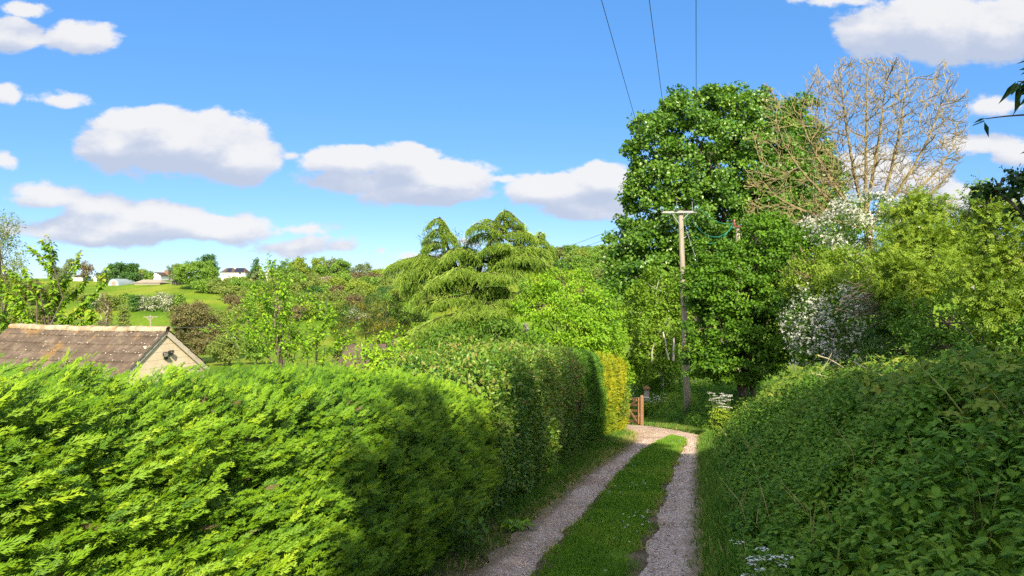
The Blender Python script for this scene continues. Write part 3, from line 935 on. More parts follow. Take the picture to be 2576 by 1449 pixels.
hw1 = [lump(*a) for a in [(2190, 540, 90, 50, 25), (2150, 585, 90, 45, 24.5), (2230, 580, 70, 60, 24.5), (2120, 560, 50, 40, 25), (2200, 625, 80, 40, 24.5), (2080, 585, 45, 35, 25)]]
tree('hawthorn', 'hawthorn top thick with white blossom below the bare tree', 'tree', gp(2160, 25), hw1, 106, 'hawthorn', dens=4.2, rc=.24, nl=26, ls=.07, tpl=LEAF4, rt=.09, nb=30, extra=blossoms(.95, .085, 26))
hw2 = [lump(*a) for a in [(2040, 800, 50, 60, 21), (2090, 850, 70, 70, 20.5), (2050, 890, 50, 50, 20.5), (2130, 790, 55, 55, 20.5), (2150, 880, 60, 60, 20), (2180, 830, 45, 50, 20), (2200, 900, 50, 40, 20)]]
tree('hawthorn', 'half shaded hawthorn with hanging white blossom low beside the nettle bank', 'tree', gp(2110, 21), hw2, 107, 'hawthorn', dens=8, rc=.2, nl=24, ls=.06, tpl=LEAF4, rt=.08, nb=40, vb=.3,
     extra=blossoms(.85, .07, 20, (-.6, -.8, .2)))

# --- the sunlit shrubs along the top of the bank
sh1 = [lump(*a) for a in [(2060, 680, 60, 55, 23), (2130, 680, 80, 60, 22.5), (2080, 745, 60, 45, 22), (2150, 730, 80, 50, 21.5), (2010, 700, 40, 50, 23.5), (2210, 690, 60, 50, 22)]]
tree('hawthorn', 'yellow green sunlit bush between the two white blossoming hawthorns', 'shrub', gp(2110, 22.5), sh1, 108, 'elder', dens=4.6, rc=.25, nl=30, ls=.085, tpl=LEAF4, rt=.07, nb=30, stems=3, vb=.45, extra=blossoms(.035, .08, 5))
sh2 = [lump(*a) for a in [(2300, 545, 55, 55, 18.5), (2350, 560, 50, 55, 18), (2290, 620, 70, 60, 18), (2380, 640, 80, 60, 17.5), (2340, 700, 80, 60, 17), (2420, 700, 60, 55, 17), (2270, 700, 60, 60, 17.5), (2430, 600, 40, 40, 18)]]
tree('elder', 'feathery yellow green elder against the sky right of the white hawthorn', 'shrub', gp(2340, 18), sh2, 109, 'elder', dens=5, rc=.3, nl=24, ls=.17, tpl=PINN5, rt=.07, nb=60, stems=4, vb=.5, extra=blossoms(.02, .10, 4), flat=.8)
sh3 = [lump(*a) for a in [(2480, 560, 45, 70, 14), (2530, 600, 60, 70, 13.5), (2500, 680, 70, 60, 13.5), (2560, 700, 60, 70, 13), (2450, 730, 60, 60, 13.5), (2540, 790, 80, 60, 13), (2470, 480, 22, 26, 14), (2440, 520, 25, 20, 14), (2600, 640, 60, 80, 13)]]
tree('elder', 'tall elder with cream flower heads at the right edge of the photo', 'shrub', gp(2540, 13.5), sh3, 110, 'elder', dens=6, rc=.26, nl=20, ls=.15, tpl=PINN5, rt=.06, nb=70, stems=4, vb=.42, extra=blossoms(.04, .11, 3), flat=.8)
sh6 = [lump(*a) for a in [(2720, 620, 90, 80, 14), (2840, 640, 90, 90, 14), (2760, 740, 110, 80, 13.5), (2900, 760, 100, 90, 13.5), (2680, 800, 70, 70, 13)]]
tree('elder', 'elder carrying on along the bank top just beyond the right edge', 'shrub', gp(2780, 13.5), sh6, 114, 'elder', dens=4, rc=.3, nl=16, ls=.17, tpl=PINN5, rt=.06, nb=30, stems=4, flat=.8)
sh4 = [lump(*a) for a in [(2300, 790, 60, 50, 16.5), (2370, 800, 70, 60, 16), (2440, 830, 70, 60, 15.5), (2360, 870, 70, 45, 15.5), (2520, 860, 90, 50, 13.5), (2470, 900, 70, 40, 14), (2600, 850, 80, 60, 12.5), (2610, 760, 60, 60, 12.8)]]
tree('shrub', 'shaded tangle of green scrub below the elders above the nettles', 'shrub', gp(2430, 15.5), sh4, 111, 'hawthorn', dens=5, rc=.24, nl=26, ls=.085, tpl=LEAF4, rt=.06, nb=60, stems=5, vb=.4, extra=blossoms(.03, .08, 4))
iv = [lump(*a) for a in [(2240, 760, 45, 45, 18.5), (2260, 830, 60, 60, 18), (2290, 880, 60, 50, 17.5), (2220, 860, 45, 60, 18.5)]]
tree('ivy', 'dark glossy ivy mound between the low white hawthorn and the scrub', 'ivy', gp(2260, 18), iv, 112, 'ivy', dens=6, rc=.2, nl=26, ls=.085, tpl=LEAF4, rt=.05, nb=20, stems=2, out=1.0, hang=.6, vb=.45, extra=blossoms(.04, .09, 5))

sh5 = [lump(*a) for a in [(2040, 790, 60, 80, 24), (2120, 810, 70, 90, 24), (2200, 780, 70, 90, 23), (2080, 900, 70, 50, 24), (2180, 890, 80, 50, 22)]]
tree('shrub', 'dark green shrub filling the shade behind the low white hawthorn', 'shrub', gp(2130, 23.5), sh5, 113, 'hazel', dens=3.4, rc=.32, nl=36, ls=.1, tpl=ROUND, rt=.06, nb=20, stems=3, vb=.25)
# dead tangle over the ivy
r = R(120)
root = thing('dead_branches', 'tangle of bare brown branches hanging over the dark ivy', 'dead branches', P(2190, 760, 18.2))
mb = MB()
for k in range(90):
    c = P(r.normal(2185, 45), r.normal(765, 26), r.uniform(17.3, 18.4))
    a = r.normal(.5, .45); L = r.uniform(.3, 1.0)
    mb.tube(bend(c, c + A([math.cos(a), r.normal(0, .3), math.sin(a) * .7]) * L, 5, -.06, r), np.linspace(.012, .004, 5), 4, .5, cap=False)
mb.build('branches', M['bark'], root)

# --- the bare ash
def grow(r, mb, p, d, L, rad, lev, up, k=5):
    n = max(4, int(L / .28))
    st = L / n
    pts = [p]; dirs = []
    for i in range(n):
        d = nz(d + r.normal(0, .085 + .02 * lev, 3) + A([0, 0, up * st]))
        p = p + d * st; pts.append(p); dirs.append(d)
    rr = np.linspace(rad, max(rad * .3, .0125), n + 1)
    mb.tube(pts, rr, k, r.uniform(0, 1), cap=False)
    if lev >= 3:
        return
    step = (.36, .36, .3)[lev]
    s = L * (.2 if lev == 0 else .22)
    side = r.choice([-1, 1])
    while s < L * .97:
        i = min(n - 1, int(s / st))
        rem = L - s
        dd = dirs[i]
        perp = nz(np.cross(dd, nz(r.normal(size=3) * A([.5, .5, .3]) + A([0, -1, 0]))) * side + r.normal(0, .45, 3))
        ang = r.uniform(.45, .8)
        nd = nz(dd * math.cos(ang) + perp * math.sin(ang))
        cl = (rem * .55 + .45) * r.uniform(.6, 1.05) * (.85, .75, .6)[lev]
        grow(r, mb, pts[i], nd, max(cl, .25), max(rr[i] * .55, .016), lev + 1, up * 1.25 + .12, (5, 4, 3)[lev])
        side = -side
        s += step * r.uniform(.6, 1.4)


r = R(130)
DA = 35
ash_base = gp(2185, DA)
root = thing('ash_tree', 'bare leafless tree with a fan of tan branches rising over the shrubs', 'tree', ash_base)
mb = MB()
fk = P(2185, 575, DA)
mb.tube(smooth_poly([ash_base, ash_base * .5 + fk * .5 + A([.1, 0, 0]), fk], 10), np.linspace(.30, .2, 10), 10, .4)
kk_ = DA / F
nodes, ndir, nrad, nlev = [fk], [A([0, 0, 1.])], [.2], [0]
ENV = A([(1905, 520), (1880, 440), (1900, 370), (1940, 320), (1985, 245), (2040, 190), (2110, 165), (2180, 150), (2235, 142), (2290, 158), (2345, 170), (2395, 215), (2430, 330), (2420, 400), (2370, 470)], dtype=float)


def limb(p, d0, tgt, r0, r1, lev, n=12, upk=.35):
    """a curved limb that leaves along d0 and turns up towards its tip"""
    L = np.linalg.norm(tgt - p)
    c1 = p + d0 * L * .36
    c2 = tgt - nz((tgt - p) / L * (1 - upk) + A([0, 0, upk])) * L * .32
    t = np.linspace(0, 1, n)[:, None]
    q = (1 - t) ** 3 * p + 3 * t * (1 - t) ** 2 * c1 + 3 * t * t * (1 - t) * c2 + t ** 3 * tgt
    q[1:-1] += r.normal(0, .009 * min(L, 1.5), (n - 2, 3))
    rr = np.linspace(r0, r1, n) * 1.04
    mb.tube(q, rr, (7, 5, 4, 3)[min(lev, 3)], r.uniform(0, 1), cap=False)
    g = nz(np.gradient(q, axis=0))
    for i in range(2, n):
        nodes.append(q[i]); ndir.append(g[i]); nrad.append(rr[i]); nlev.append(lev)


def envelope(px, py):
    """how far out towards the crown's outline a picture point lies, from the fork"""
    a = math.atan2(575 - py, px - 2185); rr_ = math.hypot(px - 2185, py - 575)
    ea = np.arctan2(575 - ENV[:, 1], ENV[:, 0] - 2185); er = np.hypot(ENV[:, 0] - 2185, ENV[:, 1] - 575)
    o = np.argsort(ea)
    return rr_ / (np.interp(a, ea[o], er[o]) * (1 + .07 * math.sin(9 * a) + .06 * math.sin(23 * a + 1) + .03 * math.sin(61 * a))), a


for px, py in ENV[[1, 3, 4, 6, 7, 8, 9, 11, 12, 13]]:
    f = r.uniform(.8, .95)
    tgt = P(2185 + (px - 2185) * f, 575 + (py - 575) * f, DA + r.normal(0, 1.2))
    v = nz(tgt - fk)
    limb(fk + r.normal(0, .12, 3), nz(v * A([1.25, 1, .8])), tgt, .105, .022, 1, 18, .5)
for it, (cnt, r0, r1, lev, n, lo, hi, dmax) in enumerate(((46, .05, .018, 1, 12, .35, .98, 9), (150, .03, .015, 2, 9, .3, 1.0, 4), (1150, .018, .0125, 3, 8, .22, 1.03, 2.4), (3500, .0135, .011, 3, 5, .3, 1.08, 1.3))):
    made = 0; tries = 0
    while made < cnt and tries < cnt * 8:
        tries += 1
        px, py = r.uniform(1870, 2440), r.uniform(140, 560)
        e, a = envelope(px, py)
        if not (lo < e < hi) or a < .0 or a > 3.14 or (px < 2040 and r.uniform() > .4): continue
        dep = DA + r.normal(0, 1.5) * (1.15 - .5 * e)
        tgt = P(px, py, dep)
        Nn = A(nodes)
        dv = tgt - Nn; dl = np.linalg.norm(dv, axis=1)
        fd = np.linalg.norm(Nn - fk, axis=1)
        cosang = (dv * A(ndir)).sum(1) / np.maximum(dl, 1e-6)
        cost = dl + np.where(fd > np.linalg.norm(tgt - fk) * .97, 9, 0) + np.where(cosang < .35, 4, 0) + np.where(dl < .25, 3, 0) + r.uniform(0, .3, len(dl))
        k_ = int(np.argmin(cost))
        if cost[k_] > dmax: continue
        d0 = nz(ndir[k_] * .55 + nz(dv[k_]) * .8)
        limb(Nn[k_], d0, tgt, min(r0, nrad[k_] * .8), r1, max(lev, min(nlev[k_] + 1, 3)), n, .35 if it < 2 else .55)
        made += 1
mb.build('branches', M['ash_bark'], root)
# low leafless shoots in front of the hazel
r = R(131)
root = thing('bare_shrub', 'few bare upcurved shoots in front of the broad hazel', 'shrub', gp(2030, 24.5))
mb = MB()
for k in range(16):
    p = P(2040 + r.normal(0, 18), 700 + r.normal(0, 14), 24.6)
    grow(r, mb, p, nz(A([-.9, r.normal(0, .2), r.uniform(-.1, .5)])), r.uniform(.6, 1.25), .014, 2, .9, 4)
mb.tube(bend(gp(2030, 24.5), P(2038, 700, 24.6), 5, 0, r), [.05, .045, .04, .03, .02], 5, .5)
mb.build('branches', M['ash_bark'], root)

# --- bright tree right of the cedar, and the shrubs behind the hedge
br = [lump(*a) for a in [(1420, 720, 70, 45, 27), (1370, 770, 75, 50, 26.5), (1450, 770, 80, 55, 26.5), (1510, 790, 60, 55, 27), (1400, 820, 70, 45, 26), (1490, 850, 70, 50, 26), (1430, 880, 60, 45, 25.5), (1540, 850, 35, 50, 27), (1370, 850, 45, 35, 26)]]
tree('maple_tree', 'bright yellow green tree growing just right of the drooping cedar', 'tree', gp(1430, 26.5), br, 140, 'bright', dens=3.4, rc=.32, nl=34, ls=.105, tpl=LEAF4, rt=.09, nb=60, flat=.5, up=.9, vb=.5)
la = [lump(*a) for a in [(1130, 870, 90, 45, 18), (1240, 860, 90, 50, 18), (1050, 900, 70, 35, 17.5), (1320, 880, 60, 45, 18.5), (1180, 910, 110, 40, 17)]]
tree('laurel_shrub', 'deep green leafy shrub in front of the cedar behind the hedge', 'shrub', gp(1190, 18), la, 141, 'laurel', dens=5.5, rc=.26, nl=26, ls=.10, tpl=LEAF4, rt=.06, nb=40, stems=4, hang=.4)
la2 = [lump(*a) for a in [(960, 890, 60, 35, 13), (920, 920, 60, 30, 12.5), (1010, 920, 70, 30, 12.5), (1060, 935, 60, 25, 12.2), (985, 860, 25, 25, 13.3)]]
tree('viburnum_shrub', 'pale yellow green shrub behind the dip between the conifer and leafy hedges', 'shrub', gp(980, 12.8), la2, 142, 'plum', dens=9, rc=.19, nl=20, ls=.075, tpl=LEAF4, rt=.03, nb=40, stems=4, vb=.65)
br2 = [lump(*a) for a in [(1480, 900, 50, 35, 25.5), (1530, 900, 40, 50, 27.5), (1555, 950, 30, 60, 28.5), (1440, 905, 40, 25, 24.5), (1510, 950, 40, 50, 27)]]
tree('shrub', 'sunlit yellow green shrub behind the far curved end of the hedges', 'shrub', gp(1510, 27), br2, 143, 'bright', dens=5, rc=.26, nl=26, ls=.09, tpl=LEAF4, rt=.05, nb=20, stems=3, vb=.6)

# --- young plum-like shrub and the cherry: shoots with leaves along them
def shoots(name, label, cat, lines, d, seed, leafkey, ls, per, tpl, rad, base, hang=.35, dj=.5, vb=.5, spread=.05, sub=0):
    r = R(seed)
    root = thing(name, label, cat, base)
    st, lf = MB(), MB()
    bot = A(base, dtype=float)
    for ln in lines:
        dd = d + r.normal(0, dj)
        q = smooth_poly([P(px, py, dd) + A([0, (k - len(ln) / 2) * .05, 0]) for k, (px, py) in enumerate(ln)], 26)
        todo = [(q, 1.0)]
        for k in range(sub):
            i = r.integers(4, 20)
            dv = nz(nz(q[i - 3] - q[i]) + r.normal(0, .8, 3) * A([1, 1, .5]))
            todo.append((bend(q[i], q[i] + dv * r.uniform(.25, .6) * 1.2, 26, .05, r, .002), .6))
        for q, w in todo:
            Ls = np.linalg.norm(np.diff(q, axis=0), axis=1).sum()
            st.tube(q[::-1][::2], np.linspace(rad * w, rad * .25, 13), 5, .5, cap=False)
            n = int(Ls * per)
            ii = r.integers(0, 25, n); f = r.uniform(0, 1, (n, 1))
            pos = q[ii] * (1 - f) + q[ii + 1] * f + r.normal(0, spread, (n, 3))
            a = r.uniform(0, 6.28, n)
            out = np.stack([np.cos(a), np.sin(a), np.zeros(n)], -1)
            tang = nz(q[ii] - q[ii + 1])
            ax = out * .9 + tang * .45 - A([0, 0, hang]) + r.normal(0, .2, (n, 3))
            nr = A([0, 0, 1.]) + out * .5 + r.normal(0, .4, (n, 3))
            young = np.where(ii < 4, .22, 0)
            lf.add(*inst(tpl, pos, frames(ax, nr), ls * r.uniform(.65, 1.2, n) * np.where(ii < 3, .7, 1), np.clip(r.normal(vb, .17, n) + young, 0, 1)))
        if not len(lines) > 30:
            st.tube(bend(bot + r.normal(0, .1, 3) * A([1, 1, 0]), todo[0][0][-1], 6, .03, r), np.linspace(rad * 1.2, rad * .9, 6), 5, .5, cap=False)
    st.build('branches', M['bark'], root); lf.build('leaves', M[leafkey], root)
    return root


shoots('cherry_tree', 'cherry tree with big drooping leaves on upright shoots behind the shed', 'tree', [
    [(130, 593), (138, 639), (130, 677), (133, 726), (120, 790)], [(74, 617), (100, 639), (113, 659), (125, 690)], [(108, 600), (120, 625), (130, 660)],
    [(202, 631), (197, 664), (179, 695), (153, 726), (130, 790)], [(276, 672), (258, 713), (245, 738), (217, 756), (180, 792), (140, 830)],
    [(228, 692), (212, 715), (190, 735), (164, 756), (130, 800)], [(15, 672), (40, 690), (60, 720), (90, 760)], [(0, 690), (8, 720), (20, 760), (50, 800)],
    [(46, 700), (50, 740), (60, 780), (70, 830)], [(15, 779), (10, 800), (30, 830)], [(-20, 740), (-5, 790), (10, 830)], [(100, 700), (95, 740), (110, 790)],
    [(250, 800), (220, 805), (180, 815), (140, 830)], [(215, 770), (200, 790), (160, 815)], [(80, 790), (90, 810), (110, 840)], [(40, 800), (60, 820), (80, 840)], [(160, 690), (150, 720), (140, 760)],
    [(60, 672), (75, 700), (100, 735)], [(235, 775), (230, 800), (210, 830)], [(160, 780), (155, 810), (150, 835)], [(20, 720), (30, 750), (50, 790)]],
    25, 150, 'cherry', .19, 95, LEAF4, .022, gp(110, 25), hang=.75, dj=.7, vb=.5, spread=.035)
shoots('plum_tree', 'young upright leafy tree with thin shoots above the middle of the conifer hedge', 'tree', [
    [(682, 637), (676, 665), (690, 705), (697, 760), (705, 830), (722, 905)], [(610, 736), (625, 766), (675, 806), (709, 848), (722, 905)], [(570, 813), (605, 833), (660, 860), (705, 890)],
    [(734, 744), (732, 811), (722, 870)], [(831, 716), (823, 773), (816, 818), (796, 853), (791, 905)], [(769, 753), (759, 798), (740, 850), (722, 905)], [(846, 818), (846, 885), (830, 920)],
    [(640, 720), (660, 760), (690, 820), (715, 880)], [(712, 715), (715, 760), (712, 830)], [(655, 800), (680, 850), (705, 900)], [(780, 800), (770, 850), (760, 910)], [(590, 845), (630, 870), (680, 905)],
    [(640, 850), (660, 880), (690, 915)], [(750, 840), (745, 880), (735, 920)], [(805, 830), (800, 870), (795, 920)], [(700, 800), (700, 850), (710, 910)], [(860, 850), (850, 890), (845, 930)],
    [(620, 800), (650, 830), (690, 870)], [(770, 870), (775, 900), (770, 930)], [(670, 740), (685, 790), (700, 850)], [(820, 870), (815, 900), (810, 930)], [(660, 690), (672, 720), (690, 770)]],
    13, 151, 'plum', .068, 110, LEAF4, .012, gp(722, 13), hang=.1, dj=.35, vb=.5, spread=.03, sub=3)
# --- blurred grey-green willow at the left edge
wl = [lump(*a) for a in [(5, 650, 50, 60, 32), (-30, 600, 45, 50, 32), (15, 590, 16, 50, 32), (-40, 700, 60, 60, 32)]]
tree('willow_tree', 'sparse grey green tree cut off by the left edge of the photo', 'tree', gp(-20, 32), wl, 152, 'far_olive', dens=2.2, rc=.45, nl=26, ls=.15, tpl=SLIM, rt=.12, nb=40, up=.2, rnd=.9)

# --- golden tipped yew
yw = [lump(*a) for a in [(900, 800, 55, 40, 30), (960, 790, 60, 40, 30), (1010, 815, 50, 40, 30), (880, 845, 50, 40, 29.5), (950, 845, 70, 40, 29), (1020, 860, 45, 35, 29.5), (985, 760, 25, 20, 30), (925, 765, 22, 18, 30)]]
tree('yew_shrub', 'dark evergreen shrub with golden brown tips left of the cedar', 'shrub', gp(950, 30), yw, 153, 'yew', dens=3.6, rc=.3, nl=44, ls=.11, tpl=SPRAY_S, rt=.1, nb=20, tipv=.55, vb=.35, vs=.14, up=.4)

# --- weeping cedar
def cedar():
    r = R(160)
    DC = 28
    zc = lambda zx, zy: (958 + zx / 3.658, 498 + zy / 3.658)
    root = thing('cedar_tree', 'large drooping golden green cedar with tiered boughs in the middle of the photo', 'tree', gp(1215, DC))
    br, nd = MB(), MB()
    trunk = [gp(1215, DC), P(1198, 800, DC), P(1193, 725, DC), P(1215, 640, DC), P(1262, 560, DC), P(1270, 533, DC)]
    tq = smooth_poly(trunk, 30); br.tube(tq, np.interp(np.arange(30), [0, 20, 29], [.26, .12, .02]), 8, .5)
    t2 = smooth_poly([P(1193, 720, DC), P(1150, 680, DC), P(1125, 620, DC), P(1106, 549, DC)], 20); br.tube(t2, np.linspace(.12, .015, 20), 6, .5)
    # boughs: outline polyline (zoom coordinates, root -> tip), depth at the tip, half width (m), hang (m), density
    B = [
        ([(1150, 330), (1140, 200), (1140, 118)], 0, .15, .45, 1.3), ([(1140, 120), (1180, 130), (1250, 190), (1330, 250)], -.2, .2, .6, 1.2), ([(1140, 125), (1090, 150), (1050, 230), (1040, 300)], .1, .2, .7, 1.2),
        ([(1120, 260), (1000, 200), (960, 190), (940, 225)], .4, .15, .4, 1), ([(1130, 330), (980, 250), (880, 230), (800, 300)], -.6, .3, .55, 1.1), ([(1130, 400), (960, 320), (860, 345), (800, 390)], .4, .3, .5, 1),
        ([(1140, 210), (1200, 220), (1280, 270), (1390, 350)], .4, .3, .5, 1.1), ([(1160, 330), (1260, 300), (1350, 320), (1420, 360)], -.7, .35, .5, 1.1), ([(1180, 400), (1330, 380), (1460, 360), (1560, 430)], .3, .35, .5, 1), ([(1440, 400), (1455, 330), (1470, 310), (1500, 370)], .3, .15, .4, 1),
        ([(600, 450), (560, 300), (540, 180)], 0, .12, .3, 1.2), ([(545, 185), (490, 200), (425, 260)], .1, .15, .35, 1), ([(545, 190), (590, 230), (640, 330), (690, 360)], -.2, .2, .5, 1.1), ([(560, 300), (500, 290), (430, 350), (390, 480)], .2, .25, .6, 1.1), ([(570, 330), (640, 330), (700, 400), (710, 450)], -.3, .2, .6, 1.0),
        ([(580, 420), (500, 400), (430, 420), (400, 470)], -.4, .25, .55, 1.0),
        ([(900, 600), (780, 470), (660, 480), (590, 560)], -1.0, .5, .7, 1.4), ([(900, 600), (860, 480), (760, 450), (640, 470)], .6, .5, .5, 1.2), ([(950, 560), (1000, 450), (1080, 420), (1180, 430)], -1.1, .6, .55, 1.4),
        ([(1000, 600), (1130, 480), (1280, 450), (1420, 440), (1540, 500)], -.7, .6, .65, 1.4), ([(1050, 620), (1200, 540), (1330, 520), (1480, 560)], -1.4, .6, .55, 1.3), ([(1200, 560), (1400, 470), (1550, 450), (1600, 520)], .5, .5, .6, 1.1), ([(1100, 640), (1300, 580), (1450, 590), (1570, 640)], .1, .5, .6, 1.1),
        ([(700, 650), (560, 560), (400, 520), (250, 560), (100, 610)], -.4, .6, .9, 1.5), ([(650, 620), (480, 540), (300, 550), (170, 570)], .6, .6, .6, 1.3), ([(600, 640), (450, 600), (300, 620), (200, 680), (190, 760)], -.9, .6, 1.0, 1.4), ([(500, 640), (350, 680), (280, 760), (270, 880)], -.2, .5, 1.0, 1.3), ([(250, 580), (130, 600), (60, 640), (40, 660)], -.1, .4, .5, 1),
        ([(860, 700), (780, 640), (700, 650), (620, 720)], -1.7, .5, .4, 1.4), ([(860, 740), (900, 690), (1000, 680), (1080, 710), (1180, 720)], -1.9, .55, .55, 1.5), ([(950, 700), (1100, 650), (1200, 640), (1260, 680)], -1.2, .4, .45, 1.2),
        ([(780, 780), (640, 730), (540, 720), (450, 800)], -1.5, .5, .6, 1.4), ([(700, 800), (500, 760), (380, 820), (320, 900)], -.6, .5, .7, 1.3),
        ([(850, 880), (740, 900), (620, 910), (500, 970)], -1.4, .6, .45, 1.4), ([(800, 900), (640, 920), (450, 950), (300, 1000)], -.5, .5, .45, 1.2), ([(860, 880), (960, 830), (1080, 820), (1180, 830)], -1.0, .5, .5, 1.2),
        ([(880, 960), (960, 960), (1050, 1000), (1060, 1060)], -1.9, .6, .5, 1.4), ([(900, 960), (840, 980), (760, 1040), (740, 1080)], -1.9, .5, .5, 1.3), ([(950, 940), (1100, 920), (1200, 920), (1300, 960)], -1.5, .5, .5, 1.4), ([(1000, 900), (1150, 860), (1280, 880), (1370, 950)], -.4, .5, .55, 1.2), ([(1200, 960), (1310, 980), (1380, 1010)], -.8, .4, .5, 1),
        ([(860, 1060), (700, 1060), (520, 1110), (380, 1180), (310, 1240)], -2.2, .7, .6, 1.5), ([(800, 1100), (640, 1130), (450, 1190), (250, 1280), (90, 1340)], -2.6, .6, .45, 1.4), ([(900, 1100), (1000, 1080), (1150, 1140), (1300, 1230)], -1.4, .6, .5, 1.2), ([(950, 1150), (1150, 1220), (1300, 1290), (1400, 1360)], -2.0, .7, .6, 1.2),
        ([(820, 1120), (700, 1160), (600, 1240), (560, 1320)], -2.6, .6, .5, 1.3)]
    for (ln, dz, hw, hg, den) in B:
        q = smooth_poly([P(*zc(*p), DC + dz * (k / (len(ln) - 1)) ** .8) for k, p in enumerate(ln)], 40)
        Ls = np.linalg.norm(np.diff(q, axis=0), axis=1).sum()
        tt_ = np.concatenate([tq, t2]); jn = tt_[np.argmin(((tt_ - q[0]) ** 2).sum(1))]
        br.tube(np.concatenate([bend(jn, q[0], 4, .05, r)[:-1], q[::3]]), np.linspace(.055, .008, 3 + len(q[::3])), 5, .5, cap=False)
        n = int((Ls + .3) * (hw + .25) * 360 * den)
        ii = r.integers(3, 39, n)
        tang = nz(q[np.minimum(ii + 1, 39)] - q[ii - 1])
        sd = nz(np.cross(tang, A([0, 0, 1.])))
        w = r.normal(0, .6, n) * hw * np.sin(np.clip(ii / 39 * 2.6 + .35, 0, 3.0))
        # a shelf that dips to its edges, shoots hanging from it
        dip = .35 * w ** 2 / max(hw, .1)
        lay = r.uniform(0, 1, n)
        pos = q[ii] + sd * w[:, None] + tang * r.normal(0, .08, (n, 1)) - A([0, 0, 1.]) * (dip + lay ** 1.6 * hg * .30)[:, None] + r.normal(0, .035, (n, 3))
        outd = sd * np.sign(w)[:, None] * .45 + tang * .35
        ax = outd * (1 - lay[:, None] * .6) + r.normal(0, .22, (n, 3)) - A([0, 0, .55])
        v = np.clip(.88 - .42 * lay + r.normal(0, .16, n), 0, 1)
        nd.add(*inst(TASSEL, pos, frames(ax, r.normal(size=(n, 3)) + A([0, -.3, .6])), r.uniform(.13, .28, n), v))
    # dark needles on the inner boughs
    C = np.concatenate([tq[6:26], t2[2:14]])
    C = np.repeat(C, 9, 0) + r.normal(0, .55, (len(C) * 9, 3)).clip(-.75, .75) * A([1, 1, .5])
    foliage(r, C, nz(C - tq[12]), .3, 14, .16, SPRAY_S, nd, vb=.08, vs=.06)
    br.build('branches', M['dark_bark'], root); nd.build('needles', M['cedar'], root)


cedar()
r = R(161)
tag(MB().tube(bend(gp(1322, 31), P(1322, 815, 31), 6, 0, r), np.linspace(.16, .11, 6), 8, .5).add(*[A(x) for x in (inst(t_pebble(1), A([gp(1340, 31, .6)]), np.eye(3)[None], A([[.35, .3, 1.0]]), A([.5]))[:2])]).build('tree_stump', M['pale_bark']),
    'pale broken stump with a cut trunk below the cedar on its right', 'stump')

